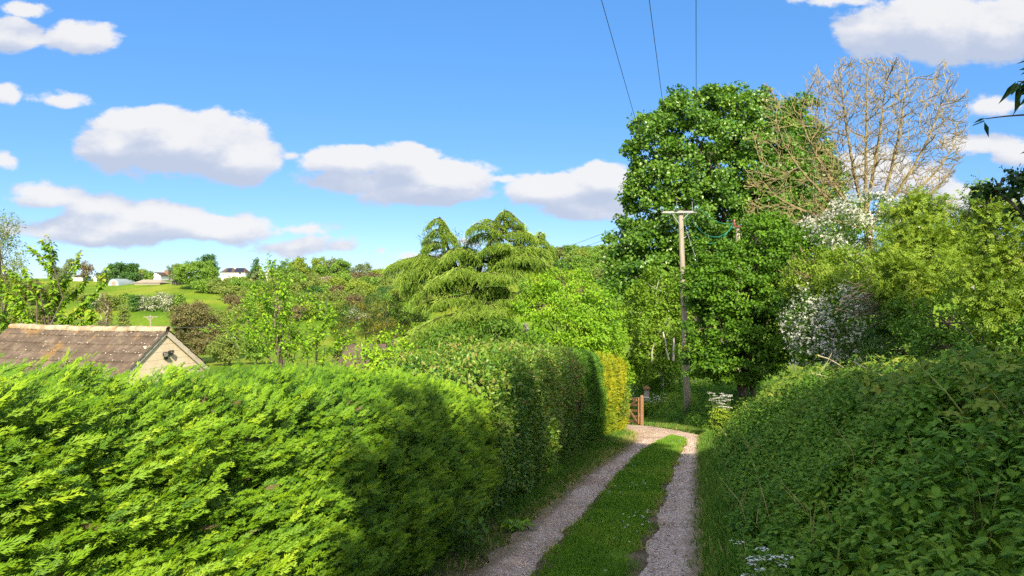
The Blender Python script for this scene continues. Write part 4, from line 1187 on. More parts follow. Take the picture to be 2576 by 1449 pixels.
# ------------------------------------------------------------------ hedges
def hedge(name, label, y0, y1, top, thick, seed, leafkey, layers, cat='hedge', taper=(.4, .4), rough=(.10, .06), ext=None, zlo=.02, inner=True):
    """layers: (density per m2, template, size, axis weights (out, up, along), depth range, vb, vs, z range)"""
    r = R(seed)
    yc = (y0 + y1) / 2
    root = thing(name, label, cat, (float(hedx(yc)) - thick / 2, yc, float(H(hedx(yc), yc))))
    rad = .32

    def surf(u, t, disp):
        """u along (y), t: 0..1 front face, 1..2 shoulder and top, 2..3 back"""
        Ht = np.interp(u, *top)
        e0 = np.clip((u - y0) / taper[0], 0, 1); e1 = np.clip((y1 - u) / taper[1], 0, 1)
        e = np.sqrt(1 - (1 - e0) ** 2) * np.sqrt(1 - (1 - e1) ** 2)
        f = np.clip(t, 0, 1); s = np.clip(t - 1, 0, 1); b = np.clip(t - 2, 0, 1)
        an = np.clip(s / .45, 0, 1) * math.pi / 2
        z = zlo + f * (Ht - rad - zlo) + np.sin(an) * rad - b * (Ht - .1) * 1
        a = .10 * np.sin(np.clip(f * 1.15, 0, 1) * math.pi) - (1 - np.cos(an)) * rad - np.clip((s - .45) / .55, 0, 1) * (thick - 2 * rad) - np.where(t > 2, rad * np.clip(b * 6, 0, 1), 0)
        na = np.where(t < 1, 1, np.where(t < 2, np.cos(an), -1)); nzv = np.where(t < 1, .05, np.where(t < 2, np.sin(an), 0))
        a = -thick / 2 + (a + thick / 2) * e
        z = z * (.86 + .14 * e)
        dx = np.gradient(hedx(GYH), GYH); sl = np.interp(u, GYH, dx)
        T = nz(np.stack([sl, np.ones_like(u), np.zeros_like(u)], -1)); Nh = np.stack([T[:, 1], -T[:, 0], np.zeros_like(u)], -1)
        N = Nh * na[:, None] + A([0, 0, 1.]) * nzv[:, None] + T * ((1 - e1) ** 2 - (1 - e0) ** 2)[:, None] * 1.2
        N = nz(N)
        bx = hedx(u)
        p = np.stack([bx, u, H(bx, u)], -1) + Nh * a[:, None]
        p[:, 2] += z
        return p + N * disp[:, None], N, T

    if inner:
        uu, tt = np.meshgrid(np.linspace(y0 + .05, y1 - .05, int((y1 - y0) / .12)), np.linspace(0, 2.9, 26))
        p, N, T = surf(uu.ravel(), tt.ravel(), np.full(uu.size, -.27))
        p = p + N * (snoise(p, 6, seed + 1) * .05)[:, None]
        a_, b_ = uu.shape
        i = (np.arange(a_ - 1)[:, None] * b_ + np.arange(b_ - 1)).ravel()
        mesh('dark_core', p, np.stack([i, i + 1, i + b_ + 1, i + b_], -1), M['inner'], root)  # solid dark sheet behind the sprays, its colour standing in for deep shade
    mb = MB()
    Hm = float(np.mean(top[1]))
    for (den, tpl, size, axw, dr, vb, vs, tr) in layers:
        area = (y1 - y0) * 1.05 * (Hm + thick + .5 * Hm)
        n = int(area * den)
        # nearer parts of the hedge show largest: same density everywhere, by area
        u = r.uniform(y0, y1, n); t = r.uniform(0, 1, n)
        t = np.where(t < .56, t / .56, np.where(t < .9, 1 + (t - .56) / .34, 2 + (t - .9) / .1))
        q = (t >= tr[0]) & (t <= tr[1])
        u, t = u[q], t[q]
        n = len(u)
        p, N, T = surf(u, t, np.zeros(n))
        d = snoise(p, 3.2, seed + 3) * rough[0] + snoise(p, 9, seed + 4) * rough[1] + np.minimum(snoise(p, 22, seed + 6), .2) * rough[1] * 1.5
        p = p + N * (d + r.uniform(*dr, n))[:, None]
        ax = N * (axw[0] * np.where((t > 1.2) & (t < 2), .35, 1))[:, None] + A([0, 0, axw[1]]) + T * axw[2] + r.normal(0, axw[3] if len(axw) > 3 else .35, (n, 3))
        nr = N * .9 + A([0, 0, .55]) + r.normal(0, .45, (n, 3))
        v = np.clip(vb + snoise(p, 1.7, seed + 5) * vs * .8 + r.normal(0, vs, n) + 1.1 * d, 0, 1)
        lst = tpl if isinstance(tpl, list) else [tpl]
        kk = r.integers(0, len(lst), n); Fm = frames(ax, nr); sz = size * r.uniform(.55, 1.3, n)
        for k, tp in enumerate(lst):
            q = kk == k
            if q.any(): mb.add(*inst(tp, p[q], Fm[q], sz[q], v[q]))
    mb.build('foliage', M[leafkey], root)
    return root, surf


GYH = np.linspace(-4, 29, 120)
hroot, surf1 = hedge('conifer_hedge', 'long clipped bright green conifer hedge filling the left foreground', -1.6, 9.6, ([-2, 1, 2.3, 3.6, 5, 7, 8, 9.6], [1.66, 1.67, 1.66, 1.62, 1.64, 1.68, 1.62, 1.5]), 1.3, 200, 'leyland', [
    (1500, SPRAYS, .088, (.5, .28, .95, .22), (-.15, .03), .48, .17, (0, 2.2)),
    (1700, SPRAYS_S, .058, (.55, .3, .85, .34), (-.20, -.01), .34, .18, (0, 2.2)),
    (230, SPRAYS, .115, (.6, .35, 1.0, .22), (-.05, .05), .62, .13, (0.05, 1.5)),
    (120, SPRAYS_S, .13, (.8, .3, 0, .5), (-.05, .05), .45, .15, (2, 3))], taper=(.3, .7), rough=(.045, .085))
hedge('leafy_hedge', 'mixed broadleaf hedge with reddish young shoots beyond the bright conifer hedge', 8.7, 19.4, ([8.7, 10, 13, 17, 19.4], [1.72, 1.98, 2.2, 2.32, 2.4]), 1.7, 210, 'mixed_hedge', [
    (1300, LEAF4, .06, (.7, .1, .2, .6), (-.14, .09), .45, .2, (0, 2.4)),
    (200, LEAF4, .065, (1, .5, 0, .6), (0, .18), .6, .22, (.6, 2)),
    (150, LEAF4, .08, (.8, .1, 0, .6), (-.05, .05), .4, .2, (2, 3))], taper=(1.0, .6), rough=(.16, .08))
hedge('yew_hedge', 'dark green clipped conifer hedge between the leafy hedge and the golden one', 19.0, 23.2, ([18.6, 21, 23.2], [2.45, 2.55, 2.6]), 1.6, 220, 'dark_conifer', [
    (1100, SPRAYS_S, .10, (.8, .3, .3, .4), (-.1, .05), .5, .2, (0, 2.4)), (150, SPRAY_S, .12, (.8, .3, .3, .4), (-.1, .05), .5, .2, (2, 3))], taper=(.5, .5), rough=(.07, .05))
hedge('golden_hedge', 'golden yellow conifer hedge end glowing in the sun beside the gate', 22.6, 28.9, ([22.6, 26, 28.9], [2.5, 2.6, 2.7]), 1.5, 230, 'gold_conifer', [
    (1100, SPRAYS_S, .11, (.8, .3, .3, .4), (-.1, .06), .55, .25, (0, 2.4)), (150, SPRAY_S, .13, (.8, .3, .3, .4), (-.1, .06), .5, .2, (2, 3))], taper=(.5, 1.1), rough=(.16, .09))
r = R(239)      # browned sprays and cut twig ends in the clipped face
n = 900
u = r.uniform(-1, 9, n); t_ = r.uniform(.05, 1.25, n)
q = snoise(np.stack([u * 1.6, t_ * 3], -1), 2.5, 239) > .35
u, t_ = u[q], t_[q]; n = len(u)
p, N, T = surf1(u, t_, r.uniform(-.10, .02, n))
MB().add(*inst(SPRAYS[2], p, frames(N * .6 + A([0, 0, .25]) + T * .8 + r.normal(0, .35, (n, 3)), N + r.normal(0, .4, (n, 3))), r.uniform(.04, .10, n), r.uniform(0, 1, n))).build('dead_sprays', M['twig'], hroot)
# a bramble patch growing through the golden hedge, red photinia shoots in the leafy hedge
r = R(240)
def clinger(name, label, cat, y0, y1, t0, t1, n, leafkey, ls, seed, off=.12, tpl=LEAF4):
    r = R(seed)
    y = r.uniform(y0, y1, n); z = r.uniform(t0, t1, n)
    dens = snoise(np.stack([y * 1.0, z], -1), 3, seed) > -.2
    y, z = y[dens], z[dens]; n = len(y)
    x = hedx(y) + off + r.normal(0, .07, n) + .06
    pos = np.stack([x, y, H(x, y) + z], -1)
    root = thing(name, label, cat, pos.mean(0) * A([1, 1, 0]) + A([0, 0, pos[:, 2].min()]))
    Nn = A([1, -.3, .4]) + r.normal(0, .4, (n, 3))
    MB().add(*inst(tpl, pos, frames(r.normal(size=(n, 3)) - A([0, 0, .6]), Nn), ls * r.uniform(.6, 1.2, n), np.clip(r.normal(.5, .2, n), 0, 1))).build('leaves', M[leafkey], root)
    st = MB()
    for k in range(6):
        j = r.integers(0, n, 2)
        b = A([hedx(y[j[0]]), y[j[0]], float(H(hedx(y[j[0]]), y[j[0]]))])
        st.tube(bend(b, pos[j[0]], 6, .1, r), np.linspace(.012, .004, 6), 4, .5)
    st.build('plant_stems', M['twig'], root)  # thin bare stems, loose pieces kept as one part


clinger('bramble', 'green bramble leaves climbing through the golden hedge face', 'bramble', 25.0, 27.0, .5, 1.7, 900, 'bramble', .10, 241, .16)
clinger('photinia_shrub', 'reddish leaved shrub growing in the far part of the leafy hedge', 'shrub', 16.2, 18.6, 1.0, 2.2, 650, 'red_leaf', .085, 242, .05)

# plants at the hedge foot
def weed(name, label, cat, pos, n, h, spread, leafkey, ls, seed, tpl, droop=.5, stemkey='stem', flowers=0):
    r = R(seed)
    pos = A(pos, dtype=float)
    root = thing(name, label, cat, pos)
    st, lf = MB(), MB()
    fl = []
    for k in range(n):
        a = r.uniform(0, 6.28); L = h * r.uniform(.5, 1.05)
        tip = pos + A([math.cos(a) * spread * r.uniform(.3, 1), math.sin(a) * spread * r.uniform(.3, 1), L])
        q = bend(pos + r.normal(0, .04, 3) * A([1, 1, 0]), tip, 8, .06, r, .01)
        st.tube(q, np.linspace(.006, .0025, 8), 4, .5, cap=False)
        m = 4 if tpl is not TRI else 3
        for j in range(m):
            i = int(3 + j * 4.9 / m)
            b = r.uniform(0, 6.28)
            d = A([math.cos(b), math.sin(b), .1 - droop * r.uniform(.4, 1.2)])
            lf.add(*inst(tpl, q[i][None], frames(d[None], A([[.25, -.35, 1.]]) + r.normal(0, .2, (1, 3))), A([ls * r.uniform(.7, 1.2)]), A([r.uniform(.2, .8)])))
        fl.append(tip)
    st.build('plant_stems', M[stemkey], root); lf.build('leaves', M[leafkey], root)
    return root, fl


t_lobe = join([place(NETTLE_S, (0, .1, 0), a, s, -.06) for a, s in ((0, .85), (.75, .7), (-.75, .7), (1.6, .45), (-1.6, .45))])
weed('bramble', 'large lobed bramble leaves at the foot of the conifer hedge', 'plant', gp(925, 3.9) + A([.42, -.1, -.02]), 9, .52, .26, 'nettle', .17, 251, t_lobe, .75)
weed('bindweed', 'broad hanging leaves beside the bramble at the hedge foot', 'plant', gp(1000, 4.35) + A([.36, -.05, 0]), 8, .42, .25, 'laurel', .13, 252, ROUND, .9)
weed('hedge_shoots', 'oval leaved shoots poking out low between the conifer and leafy hedges', 'plant', gp(1150, 7.0) + A([.12, 0, 0]), 12, .6, .3, 'laurel', .09, 253, LEAF4, .5)
weed('dock_plant', 'small bright leafy weed on the verge by the sunlit gravel patch', 'plant', gp(1290, 8.2) + A([.05, 0, 0]), 12, .16, .2, 'bright', .09, 254, LEAF4, .2)


def cow_parsley(label, pos, n, h, seed, spread=.25, head=.045, lean=(0, 0)):
    r = R(seed)
    pos = A(pos, dtype=float)
    root = thing('cow_parsley', label, 'wildflower', pos)
    st, lf, fw = MB(), MB(), MB()
    for k in range(n):
        a = r.uniform(0, 6.28); L = h * r.uniform(.65, 1.05)
        tip = pos + A([math.cos(a) * spread * r.uniform(.2, 1) + lean[0] * L, math.sin(a) * spread * r.uniform(.2, 1) + lean[1] * L, L])
        q = bend(pos + r.normal(0, .05, 3) * A([1, 1, 0]), tip, 8, .02, r, .012)
        st.tube(q, np.linspace(.006, .003, 8), 4, .5, cap=False)
        m = r.integers(5, 9)
        for j in range(m):
            b = 6.28 * j / m; o = A([math.cos(b), math.sin(b), 0]) * head * r.uniform(.7, 1.5)
            c = tip + o + A([0, 0, .04 + r.uniform(0, .015)])
            st.tube([tip, c], [.0015, .001], 3, .5, cap=False)
            fw.add(*inst(FLOWER, c[None], frames(r.normal(size=(1, 3)) * A([1, 1, .1]), A([[0, 0, 1.]]) + r.normal(0, .15, (1, 3)) + o[None] * 5), A([head * 1.05]), A([r.uniform(.3, 1)])))
        for j in range(5):
            b = r.uniform(0, 6.28)
            lf.add(*inst(PINN5, q[r.integers(1, 6)][None], frames(A([[math.cos(b), math.sin(b), -.1]]), A([[.1, -.3, 1.]])), A([r.uniform(.12, .22) * (1 + (h > .9) * .6)]), A([r.uniform(.3, .9)])))
    st.build('plant_stems', M['stem'], root); lf.build('leaves', M['elder'], root); fw.build('blossoms', M['petal'], root)


cow_parsley('white cow parsley heads rising out of the nettles at the bottom of the photo', gp(1930, 4.7) + A([-.02, 0, 0]), 11, .50, 260, .20, .026)
cow_parsley('tall sunlit cow parsley clump at the end of the nettle bank beside the bend', gp(1812, 23.6), 42, 1.25, 261, .42, .05)
cow_parsley('white cow parsley patch behind the gate around the short old post', gp(1628, 37), 40, .95, 262, 1.0, .06)
cow_parsley('tiny white flowers under the bramble leaves at the conifer hedge foot', gp(890, 3.45) + A([.2, 0, 0]), 5, .14, 263, .07, .016)

# brambles over the upper bank, dead stems in the nettles
def bramble_patch(label, seed, n, ya, yb, sa, sb, size=.13):
    r = R(seed)
    x, y, z, s = bank_pts(r, n, ya, yb, sa, sb)
    root = thing('bramble', label, 'bramble', (x.mean(), y.mean(), z.mean()))
    mb, st = MB(), MB()
    h = r.uniform(.3, .68, n)
    for k in range(4):
        f = 1 - .2 * k
        a = r.uniform(0, 6.28, n)
        d = np.stack([np.cos(a), np.sin(a), np.full(n, -.25)], -1)
        pos = np.stack([x + np.cos(a) * .08, y + np.sin(a) * .08, z + h * f], -1)
        mb.add(*inst(TRI, pos, frames(d, A([-.2, -.25, 1]) + r.normal(0, .3, (n, 3))), size * r.uniform(.7, 1.3, n), np.clip(r.normal(.5, .22, n), 0, 1)))
    for k in range(0, n, 2):
        st.tube([(x[k], y[k], z[k]), (x[k] + .02, y[k], z[k] + h[k])], [.005, .003], 3, .5, cap=False)
    mb.build('leaves', M['bramble'], root); st.build('plant_stems', M['stem'], root)


bramble_patch('lighter green bramble growing over the near bank at the right edge', 270, 420, 4.0, 8.5, 1.7, 3.8, .13)
bramble_patch('bramble thicket along the shaded top of the bank under the elders', 271, 420, 7.5, 13, 1.9, 3.6, .13)
bramble_patch('sunlit bramble cresting the bank below the low hawthorn', 272, 240, 14.5, 19, 1.3, 2.6, .13)
r = R(280)
for (px, py, d, L, ang, lab) in [(2300, 1133, 6.6, .34, -.25, 'upper pale dead stem of the pair lying in the near nettles'), (2375, 1155, 6.2, .36, -.08, 'lower thick pale dead stem lying flat in the near nettles'),
                                 (2150, 945, 13, 1.5, -.5, 'long straw dead stem leaning down the bank crest, upper one'), (2100, 985, 14, 1.0, -.3, 'short straw dead stem on the sunlit bank crest'), (2250, 985, 10.5, 1.3, -.55, 'thin straw dead stem in the shaded bramble on the bank'),
                                 (2060, 960, 15, 1.2, 1.2, 'upright straw dead stem standing on the bank crest')]:
    mb = MB()
    x = (px - CX) / F * d
    c = P(px, py, d); c[2] = max(c[2], float(H(x, d)) + .35)
    dv = A([math.cos(ang), r.normal(0, .2), math.sin(ang)])
    q = bend(c - dv * L / 2, c + dv * L / 2, 7, .03, r, .01)
    mb.tube(q, np.linspace(.009, .005, 7) * (1.3 if d < 7 else 1), 5, .5)
    for k in range(3):
        i = r.integers(2, 6)
        mb.tube(bend(q[i], q[i] + nz(dv + r.normal(0, .5, 3)) * L * .3, 4, 0, r), np.linspace(.005, .002, 4), 4, .5)
    tag(mb.build('dead_stalk', M['dead']), lab, 'dead stalk')
# ------------------------------------------------------------------ utility poles and wires
r = R(300)
DP = 32
pt, pb = P(1712, 530, DP), P(1728, 990, DP)
pb2 = pb + (pb - pt) / (pb - pt)[2] * (float(H(pb[0], DP)) - .1 - pb[2])
root = thing('utility_pole', 'weathered wooden utility pole with a steel crossarm in front of the tall trees', 'utility pole', pb2)
MB().tube(np.linspace(pt, pb2, 12) + r.normal(0, .006, (12, 3)) * A([1, 1, 0]), np.linspace(.105, .15, 12), 14, .5).build('pole', M['pole_wood'], root, True)
k = DP / F
arm = MB()
al, ar = P(1664, 534, DP - .2), P(1752, 533, DP - .2)
arm.beam(al, ar, .08, .085)
arm.build('crossarm', M['steel'], root)
MB().beam(P(1690, 537, DP - .17), P(1708, 563, DP - .12), .045, .03).build('brace', M['steel'], root)
MB().beam(P(1733, 537, DP - .17), P(1717, 552, DP - .12), .045, .03).build('brace', M['steel'], root)


def disc_insulator(c, ax, rad=.105, mat='glass_disc'):
    mb = MB(); c = A(c, dtype=float); ax = nz(A(ax, dtype=float))
    prof = [(-.09, .03), (-.05, .045), (-.03, rad * .55), (-.015, rad), (.01, rad * .96), (.03, rad * .5), (.06, .035), (.10, .03)]
    mb.tube([c + ax * s for s, _ in prof], [q for _, q in prof], 14, .5)
    return mb.build('insulator', M[mat], root, True)


ins = {}
for nm, px, py in (('a', 1665, 525), ('b', 1703, 523), ('c', 1752, 523)):
    c = P(px, py, DP - .35); ins[nm] = c
    disc_insulator(c, (.2, -1, .1))
for nm, px, py in (('d', 1648, 533), ('e', 1686, 537), ('f', 1734, 537)):
    c = P(px, py, DP + .1); ins[nm] = c
    disc_insulator(c, (-1, .5, -.1), .095)
for nm, px, py in (('g', 1703, 501), ('h', 1742, 502)):
    MB().tube([P(px, 530, DP - .2), P(px - 1, py + 4, DP - .2)], .014, 6).build('pin', M['steel'], root)
    mb = MB(); c = P(px - 1, py, DP - .2); ins[nm] = c
    mb.tube([c + A([0, 0, z]) for z in (-.06, -.05, -.02, -.01, .01, .04, .07)], [.03, .085, .07, .09, .075, .05, .02], 12)
    mb.build('insulator', M['black'], root, True)
MB().tube([P(1730, 592, DP - .1) + A([0, 0, z]) for z in (-.09, -.06, 0, .06, .09)], [.03, .07, .09, .07, .03], 10).build('cable_clamp', M['black'], root)
MB().beam(P(1718, 600, DP - .1), P(1730, 592, DP - .1), .03, .03).build('bracket', M['steel'], root)
MB().box(P(1721, 875, DP - .14), (.10, .012, .19)).build('warning_plate', M['yellow'], root)

mb = MB()
s0, s1 = P(1727, 580, DP - .1), P(1758, 672, DP - 1.0)
s2 = s1 + (s1 - s0) / abs((s1 - s0)[2]) * 2.6
mb.tube([s0, s1, s2], .011, 5)
st = thing('stay_wire', 'steel stay wire slanting down from the wooden utility pole', 'stay wire', s2)
mb.build('wire', M['steel'], st)
MB().beam(P(1747, 642, DP - .72), P(1750, 655, DP - .85), .06, .05).build('stay_insulator', M['white_wall'], st)

# second pole
q0 = P(1856, 568, 38)
b0 = gp(1858, 38)
root = thing('utility_pole', 'second wooden utility pole with only its pale top showing above the hazel', 'utility pole', b0)
MB().tube(np.linspace(q0, b0, 8), np.linspace(.115, .16, 8), 12).build('pole', M['pole_wood'], root, True)
mb = MB(); c = P(1847, 560, 37.8)
mb.tube([c + A([0, 0, z]) for z in (-.2, -.17, -.12, -.09, -.04, -.01, .04, .07, .12, .16)], [.04, .05, .12, .06, .12, .06, .12, .06, .10, .03], 12)
mb.build('insulator', M['terracotta'], root, True)
MB().beam(P(1845, 569, 37.8), P(1866, 570, 37.8), .06, .05).build('crossarm', M['terracotta'], root)
for px, py in ((1878, 563), (1895, 570), (1884, 572)):
    c = P(px, py, 38.2)
    MB().tube([c + A([s, 0, s * .1]) for s in (-.09, -.03, -.02, .02, .03, .09)], [.025, .03, .10, .10, .03, .025], 10).build('insulator', M['glass_disc'], root, True)


def wire(label, a, b, sag, rad, key='wire', n=24, cat='power line', name='power_line', group=None):
    q = np.linspace(A(a, dtype=float), A(b, dtype=float), n); t = np.linspace(0, 1, n)
    q[:, 2] -= sag * 4 * t * (1 - t)
    return tag(MB().tube(q, rad, 5).build(name, M[key], None, True), label, cat, group)


for nm, (p0, py0), lab in (('a', (1510, 0), 'leftmost of the three overhead wires running up out of the top of the photo'), ('b', (1632, 0), 'middle one of the three overhead wires running up out of the top of the photo'), ('c', (1751, 0), 'rightmost of the three overhead wires running up out of the top of the photo')):
    a = P(p0, py0, 11); e = ins[nm]; dv = (a - e)
    far = e + dv * 2.4; far[2] += .9
    wire(lab, e, far, .32, .006)
for nm, tpx, tpy, lab in (('d', 1330, 634, 'highest of the three lines leaving the pole crossarm down to the valley'), ('e', 1340, 645, 'middle of the three lines leaving the pole crossarm down to the valley'), ('f', 1440, 632, 'lowest of the three lines leaving the pole crossarm down to the valley')):
    a = ins[nm]; b = P(tpx, tpy, 62); b = a + (b - a) * 1.6
    wire(lab, a, b, .5, .010)
wire('upper teal cable drooping from the crossarm pin to the red insulator', ins['h'], P(1842, 562, 37.7), .35, .012, 'teal', cat='cable', name='cable')
wire('middle teal cable sagging deepest between crossarm and red insulator', P(1732, 545, DP), P(1846, 566, 37.7), .75, .012, 'teal', cat='cable', name='cable')
wire('lowest teal cable looping from the stay clamp up to the red insulator', P(1752, 596, DP), P(1845, 560, 37.7), .62, .012, 'teal', cat='cable', name='cable')
wire('upper wire of the pair crossing the sky gap at the right', P(1880, 563, 38.3), P(2700, 499, 44), .2, .016)
wire('lower wire of the pair crossing the sky gap at the right', P(1890, 571, 38.3), P(2700, 513, 44), .2, .016)

for px, py, d, lab in ((379, 797, 97, 'far wooden pole with a T crossarm standing in the field above the shed roof'), (150, 798, 97, 'far T shaped pole half hidden by the cherry tree')):
    t = P(px, py, d); b = A([t[0], d, float(H(t[0], d))])
    root = thing('field_pole', lab, 'utility pole', b, 'far T poles in the valley field')
    MB().tube([t + A([0, 0, .25]), b], [.10, .14], 8).build('pole', M['old_wood'], root)
    MB().beam(t - A([.95, 0, 0]), t + A([.95, 0, 0]), .10, .10).build('crossarm', M['old_wood'], root)
    MB().beam(t - A([.5, .1, 0]), t - A([.0, .1, .55]), .07, .07).build('brace', M['pole_wood'], root)
    MB().beam(t + A([.5, -.1, 0]), t - A([0, .1, .55]), .07, .07).build('brace', M['pole_wood'], root)
wire('thin wire strung between the far T shaped poles across the field', P(150, 797, 97), P(640, 812, 97), 1.0, .03)

# ------------------------------------------------------------------ gate
gb = P(1614.5, 1071, 30)
root = thing('gate_post', 'square orange brown timber post that the open gate shuts against', 'gate post', gb - A([0, 0, .05]))
mb = MB().box(gb + A([0, 0, .58]), (.125, .125, 1.25))
w = .0625
mb.add(A([[-w, -w, 0], [w, -w, 0], [w, w, 0], [-w, w, 0], [-w * .6, -w * .6, .045], [w * .6, -w * .6, .045], [w * .6, w * .6, .045], [-w * .6, w * .6, .045]]) + gb + A([0, 0, 1.206]),
       A([[0, 1, 5, 4], [1, 2, 6, 5], [2, 3, 7, 6], [3, 0, 4, 7], [4, 5, 6, 7]]))
mb.build('post', M['gate_wood'], root)
g0, g1 = gb + A([-.10, .10, 0]), gb + A([-1.7, 3.5, -.40])
root = thing('field_gate', 'open five bar timber gate seen along its length beside the golden hedge', 'gate', g0)
hz = [.13, .36, .59, .83, 1.08]
up = A([0, 0, 1.])
for h in hz: MB().beam(g0 + up * h, g1 + up * h, .045, .085 if h < 1 else .10).build('rail', M['gate_wood'], root)
for t_, hh in ((0, 1.12), (1, 1.12)):
    c = g0 + (g1 - g0) * t_
    MB().beam(c + up * .05, c + up * hh, .06, .085, up=(1, 0, 0)).build('stile', M['gate_wood'], root)
sd = A([-.05, 0, 0])
for a, b, h0, h1 in ((.02, .5, 1.03, .14), (.5, .98, .14, 1.03), (.3, .02, 1.03, .16), (.62, .36, .2, 1.03)):
    s_ = sd if h0 > .5 else -sd
    MB().beam(g0 + (g1 - g0) * a + up * h0 + s_, g0 + (g1 - g0) * b + up * h1 + s_, .035, .075).build('brace', M['gate_wood'], root)
MB().box(g0 + up * .42 + A([.03, -.05, 0]), (.05, .04, .16)).build('latch', M['steel'], root)
q = P(1627, 1000, 38)
root = thing('gate_post', 'short pale old post with a brown rounded cap among the cow parsley', 'gate post', q - A([0, 0, .4]))
MB().tube([q - A([0, 0, .4]), q + A([0, 0, .40])], [.14, .13], 10).build('post', M['old_wood'], root, True)
MB().tube([q + A([0, 0, z]) for z in (.40, .47, .55, .62)], [.17, .18, .15, .05], 12).build('cap', M['gate_wood'], root, True)

# ------------------------------------------------------------------ the shed with the old tiled roof
sa = A([-9.83, 20.8, .47]); uL = A([-.957, .29, 0]); gg = A([.29, .957, 0]); ng = A([.957, -.29, 0])
LEN, PITCH, SL = 5.85, math.radians(36), 2.15
zg = float(H(-12, 21.5))
root = thing('shed', 'low outbuilding with a worn purple brown tiled roof and cream gable behind the hedge', 'shed', (-12, 21.5, zg))
cp, sp = math.cos(PITCH), math.sin(PITCH)
for sg in (-1, 1):
    na, rows = 300, 6
    aa = np.linspace(-.05, LEN, na)
    bs, lift = [], []
    for k in range(rows):
        b0_ = SL * k / rows; b1_ = SL * (k + 1) / rows
        for f in (0, .33, .66, .985): bs.append(b0_ + (b1_ - b0_) * f); lift.append(.024 * f)
    bs.append(SL + .02); lift.append(.024)
    bs, lift = A(bs), A(lift)
    Aa, Bb = np.meshgrid(aa, bs, indexing='ij')
    rr = R(310 + sg)
    ph = Aa / .165 * 2 * math.pi
    cor = .024 * np.maximum(0, np.cos(ph)) ** 1.0 - .010 * np.maximum(0, -np.cos(ph)) ** .5
    row = np.minimum((Bb / SL * rows).astype(int), rows - 1); col = (Aa / .33).astype(int)
    jt = rr.normal(0, .004, (rows + 1, 40))[row, np.clip(col, 0, 39)]
    hgt = cor + lift[None] + jt
    sag = -.03 * np.sin(np.clip(Aa / LEN, 0, 1) * math.pi)
    nrm = gg * sg * sp + A([0, 0, cp])
    dn = gg * sg * cp - A([0, 0, sp])
    V = sa + uL * Aa[..., None] + dn * Bb[..., None] + nrm * hgt[..., None]
    V[..., 2] += sag
    nb_ = len(bs)
    i = (np.arange(na - 1)[:, None] * nb_ + np.arange(nb_ - 1)).ravel()
    roof = mesh('roof', V.reshape(-1, 3), np.stack([i, i + 1, i + nb_ + 1, i + nb_], -1), M['shed_tile'], root)
    if sg == -1:
        # lichen flakes on the tiles
        n = 170
        a_ = rr.uniform(0, LEN, n); b_ = np.where(rr.uniform(0, 1, n) < .55, (rr.integers(1, 6, n)) * SL / rows - rr.uniform(0, .04, n), rr.uniform(0.05, SL, n))
        pos = sa + uL * a_[:, None] + dn * b_[:, None] + nrm * (.052) + A([0, 0, 1]) * (-.03 * np.sin(a_ / LEN * math.pi))[:, None]
        pos = pos - nrm * rr.uniform(0, .012, (n, 1))
        fl = t_pebble(4)
        mesh('lichen_clumps', *inst((fl[0] * A([1, 1, .18]), fl[1]), pos, frames(np.repeat(uL[None], n, 0) + rr.normal(0, .6, (n, 3)), np.repeat(nrm[None], n, 0)), rr.uniform(.005, .019, n), np.zeros(n))[:2], M['lichen'], root)
# ridge: half round tiles
mb = MB()
rr = R(315)
for k in range(13):
    a0, a1 = k * .45 - .08, (k + 1) * .45 - .03
    ang = np.linspace(-1.75, 1.75, 11)
    zz = A([-.03 * math.sin(min(max(x / LEN, 0), 1) * math.pi) for x in (a0, a1)]) + rr.normal(0, .006, 2)
    ring = []
    for a_, rad, z_ in ((a0, .128, zz[0]), (a1, .114, zz[1]), (a1, .095, zz[1]), (a0, .105, zz[0])):
        ring.append(np.stack([sa + uL * a_ + gg * (math.sin(x) * rad) + A([0, 0, math.cos(x) * rad - .035 + z_]) for x in ang]))
    V = np.concatenate(ring); m = 11
    i = np.arange(m - 1)
    Fq = np.concatenate([np.stack([i + o * m, i + 1 + o * m, i + 1 + ((o + 1) % 4) * m, i + ((o + 1) % 4) * m], -1) for o in range(4)])
    mb.add(V, Fq)
mb.build('ridge', M['ridge_tile'], root)
# gable blockwork: courses of separate blocks with open joints over a darker backing
mb = MB()
crs, bl, jn = .215, .44, .008
wz = zg
top = sa[2] - .10
for j in range(14):
    z1 = top - .12 - j * crs; z0 = z1 - crs + jn
    if j == 0: z1 = top
    hw0 = min((top - z0) / math.tan(PITCH), 1.62); hw1 = max(min((top - z1) / math.tan(PITCH), 1.62), .01)
    off_ = (j % 2) * bl / 2
    e = np.arange(-1.76 + off_ - bl, 1.8, bl)
    for x0 in e:
        x1 = x0 + bl - jn
        lo0, lo1 = max(x0, -hw0), min(x1, hw0); hi0, hi1 = max(x0, -hw1), min(x1, hw1)
        if lo1 - lo0 < .02: continue
        if hi1 <= hi0: hi0 = hi1 = (hi0 + hi1) / 2; hi0 = hi1 = min(max(hi0, lo0), lo1)
        pts = []
        for dpt in (0, .10):
            o_ = sa + uL * (.07 + dpt)
            pts += [o_ + gg * lo0 + A([0, 0, z0 - sa[2]]), o_ + gg * lo1 + A([0, 0, z0 - sa[2]]), o_ + gg * hi1 + A([0, 0, z1 - sa[2]]), o_ + gg * hi0 + A([0, 0, z1 - sa[2]])]
        mb.add(A(pts), A([[0, 1, 2, 3], [5, 4, 7, 6], [0, 4, 5, 1], [1, 5, 6, 2], [2, 6, 7, 3], [3, 7, 4, 0]]))
mb.build('gable_wall', M['cream_block'], root)
mb = MB()
o0, o1 = sa + uL * .078, sa + uL * (LEN - .15)
hb_ = 1.60; zt = -.10 - hb_ * math.tan(PITCH)
V = []
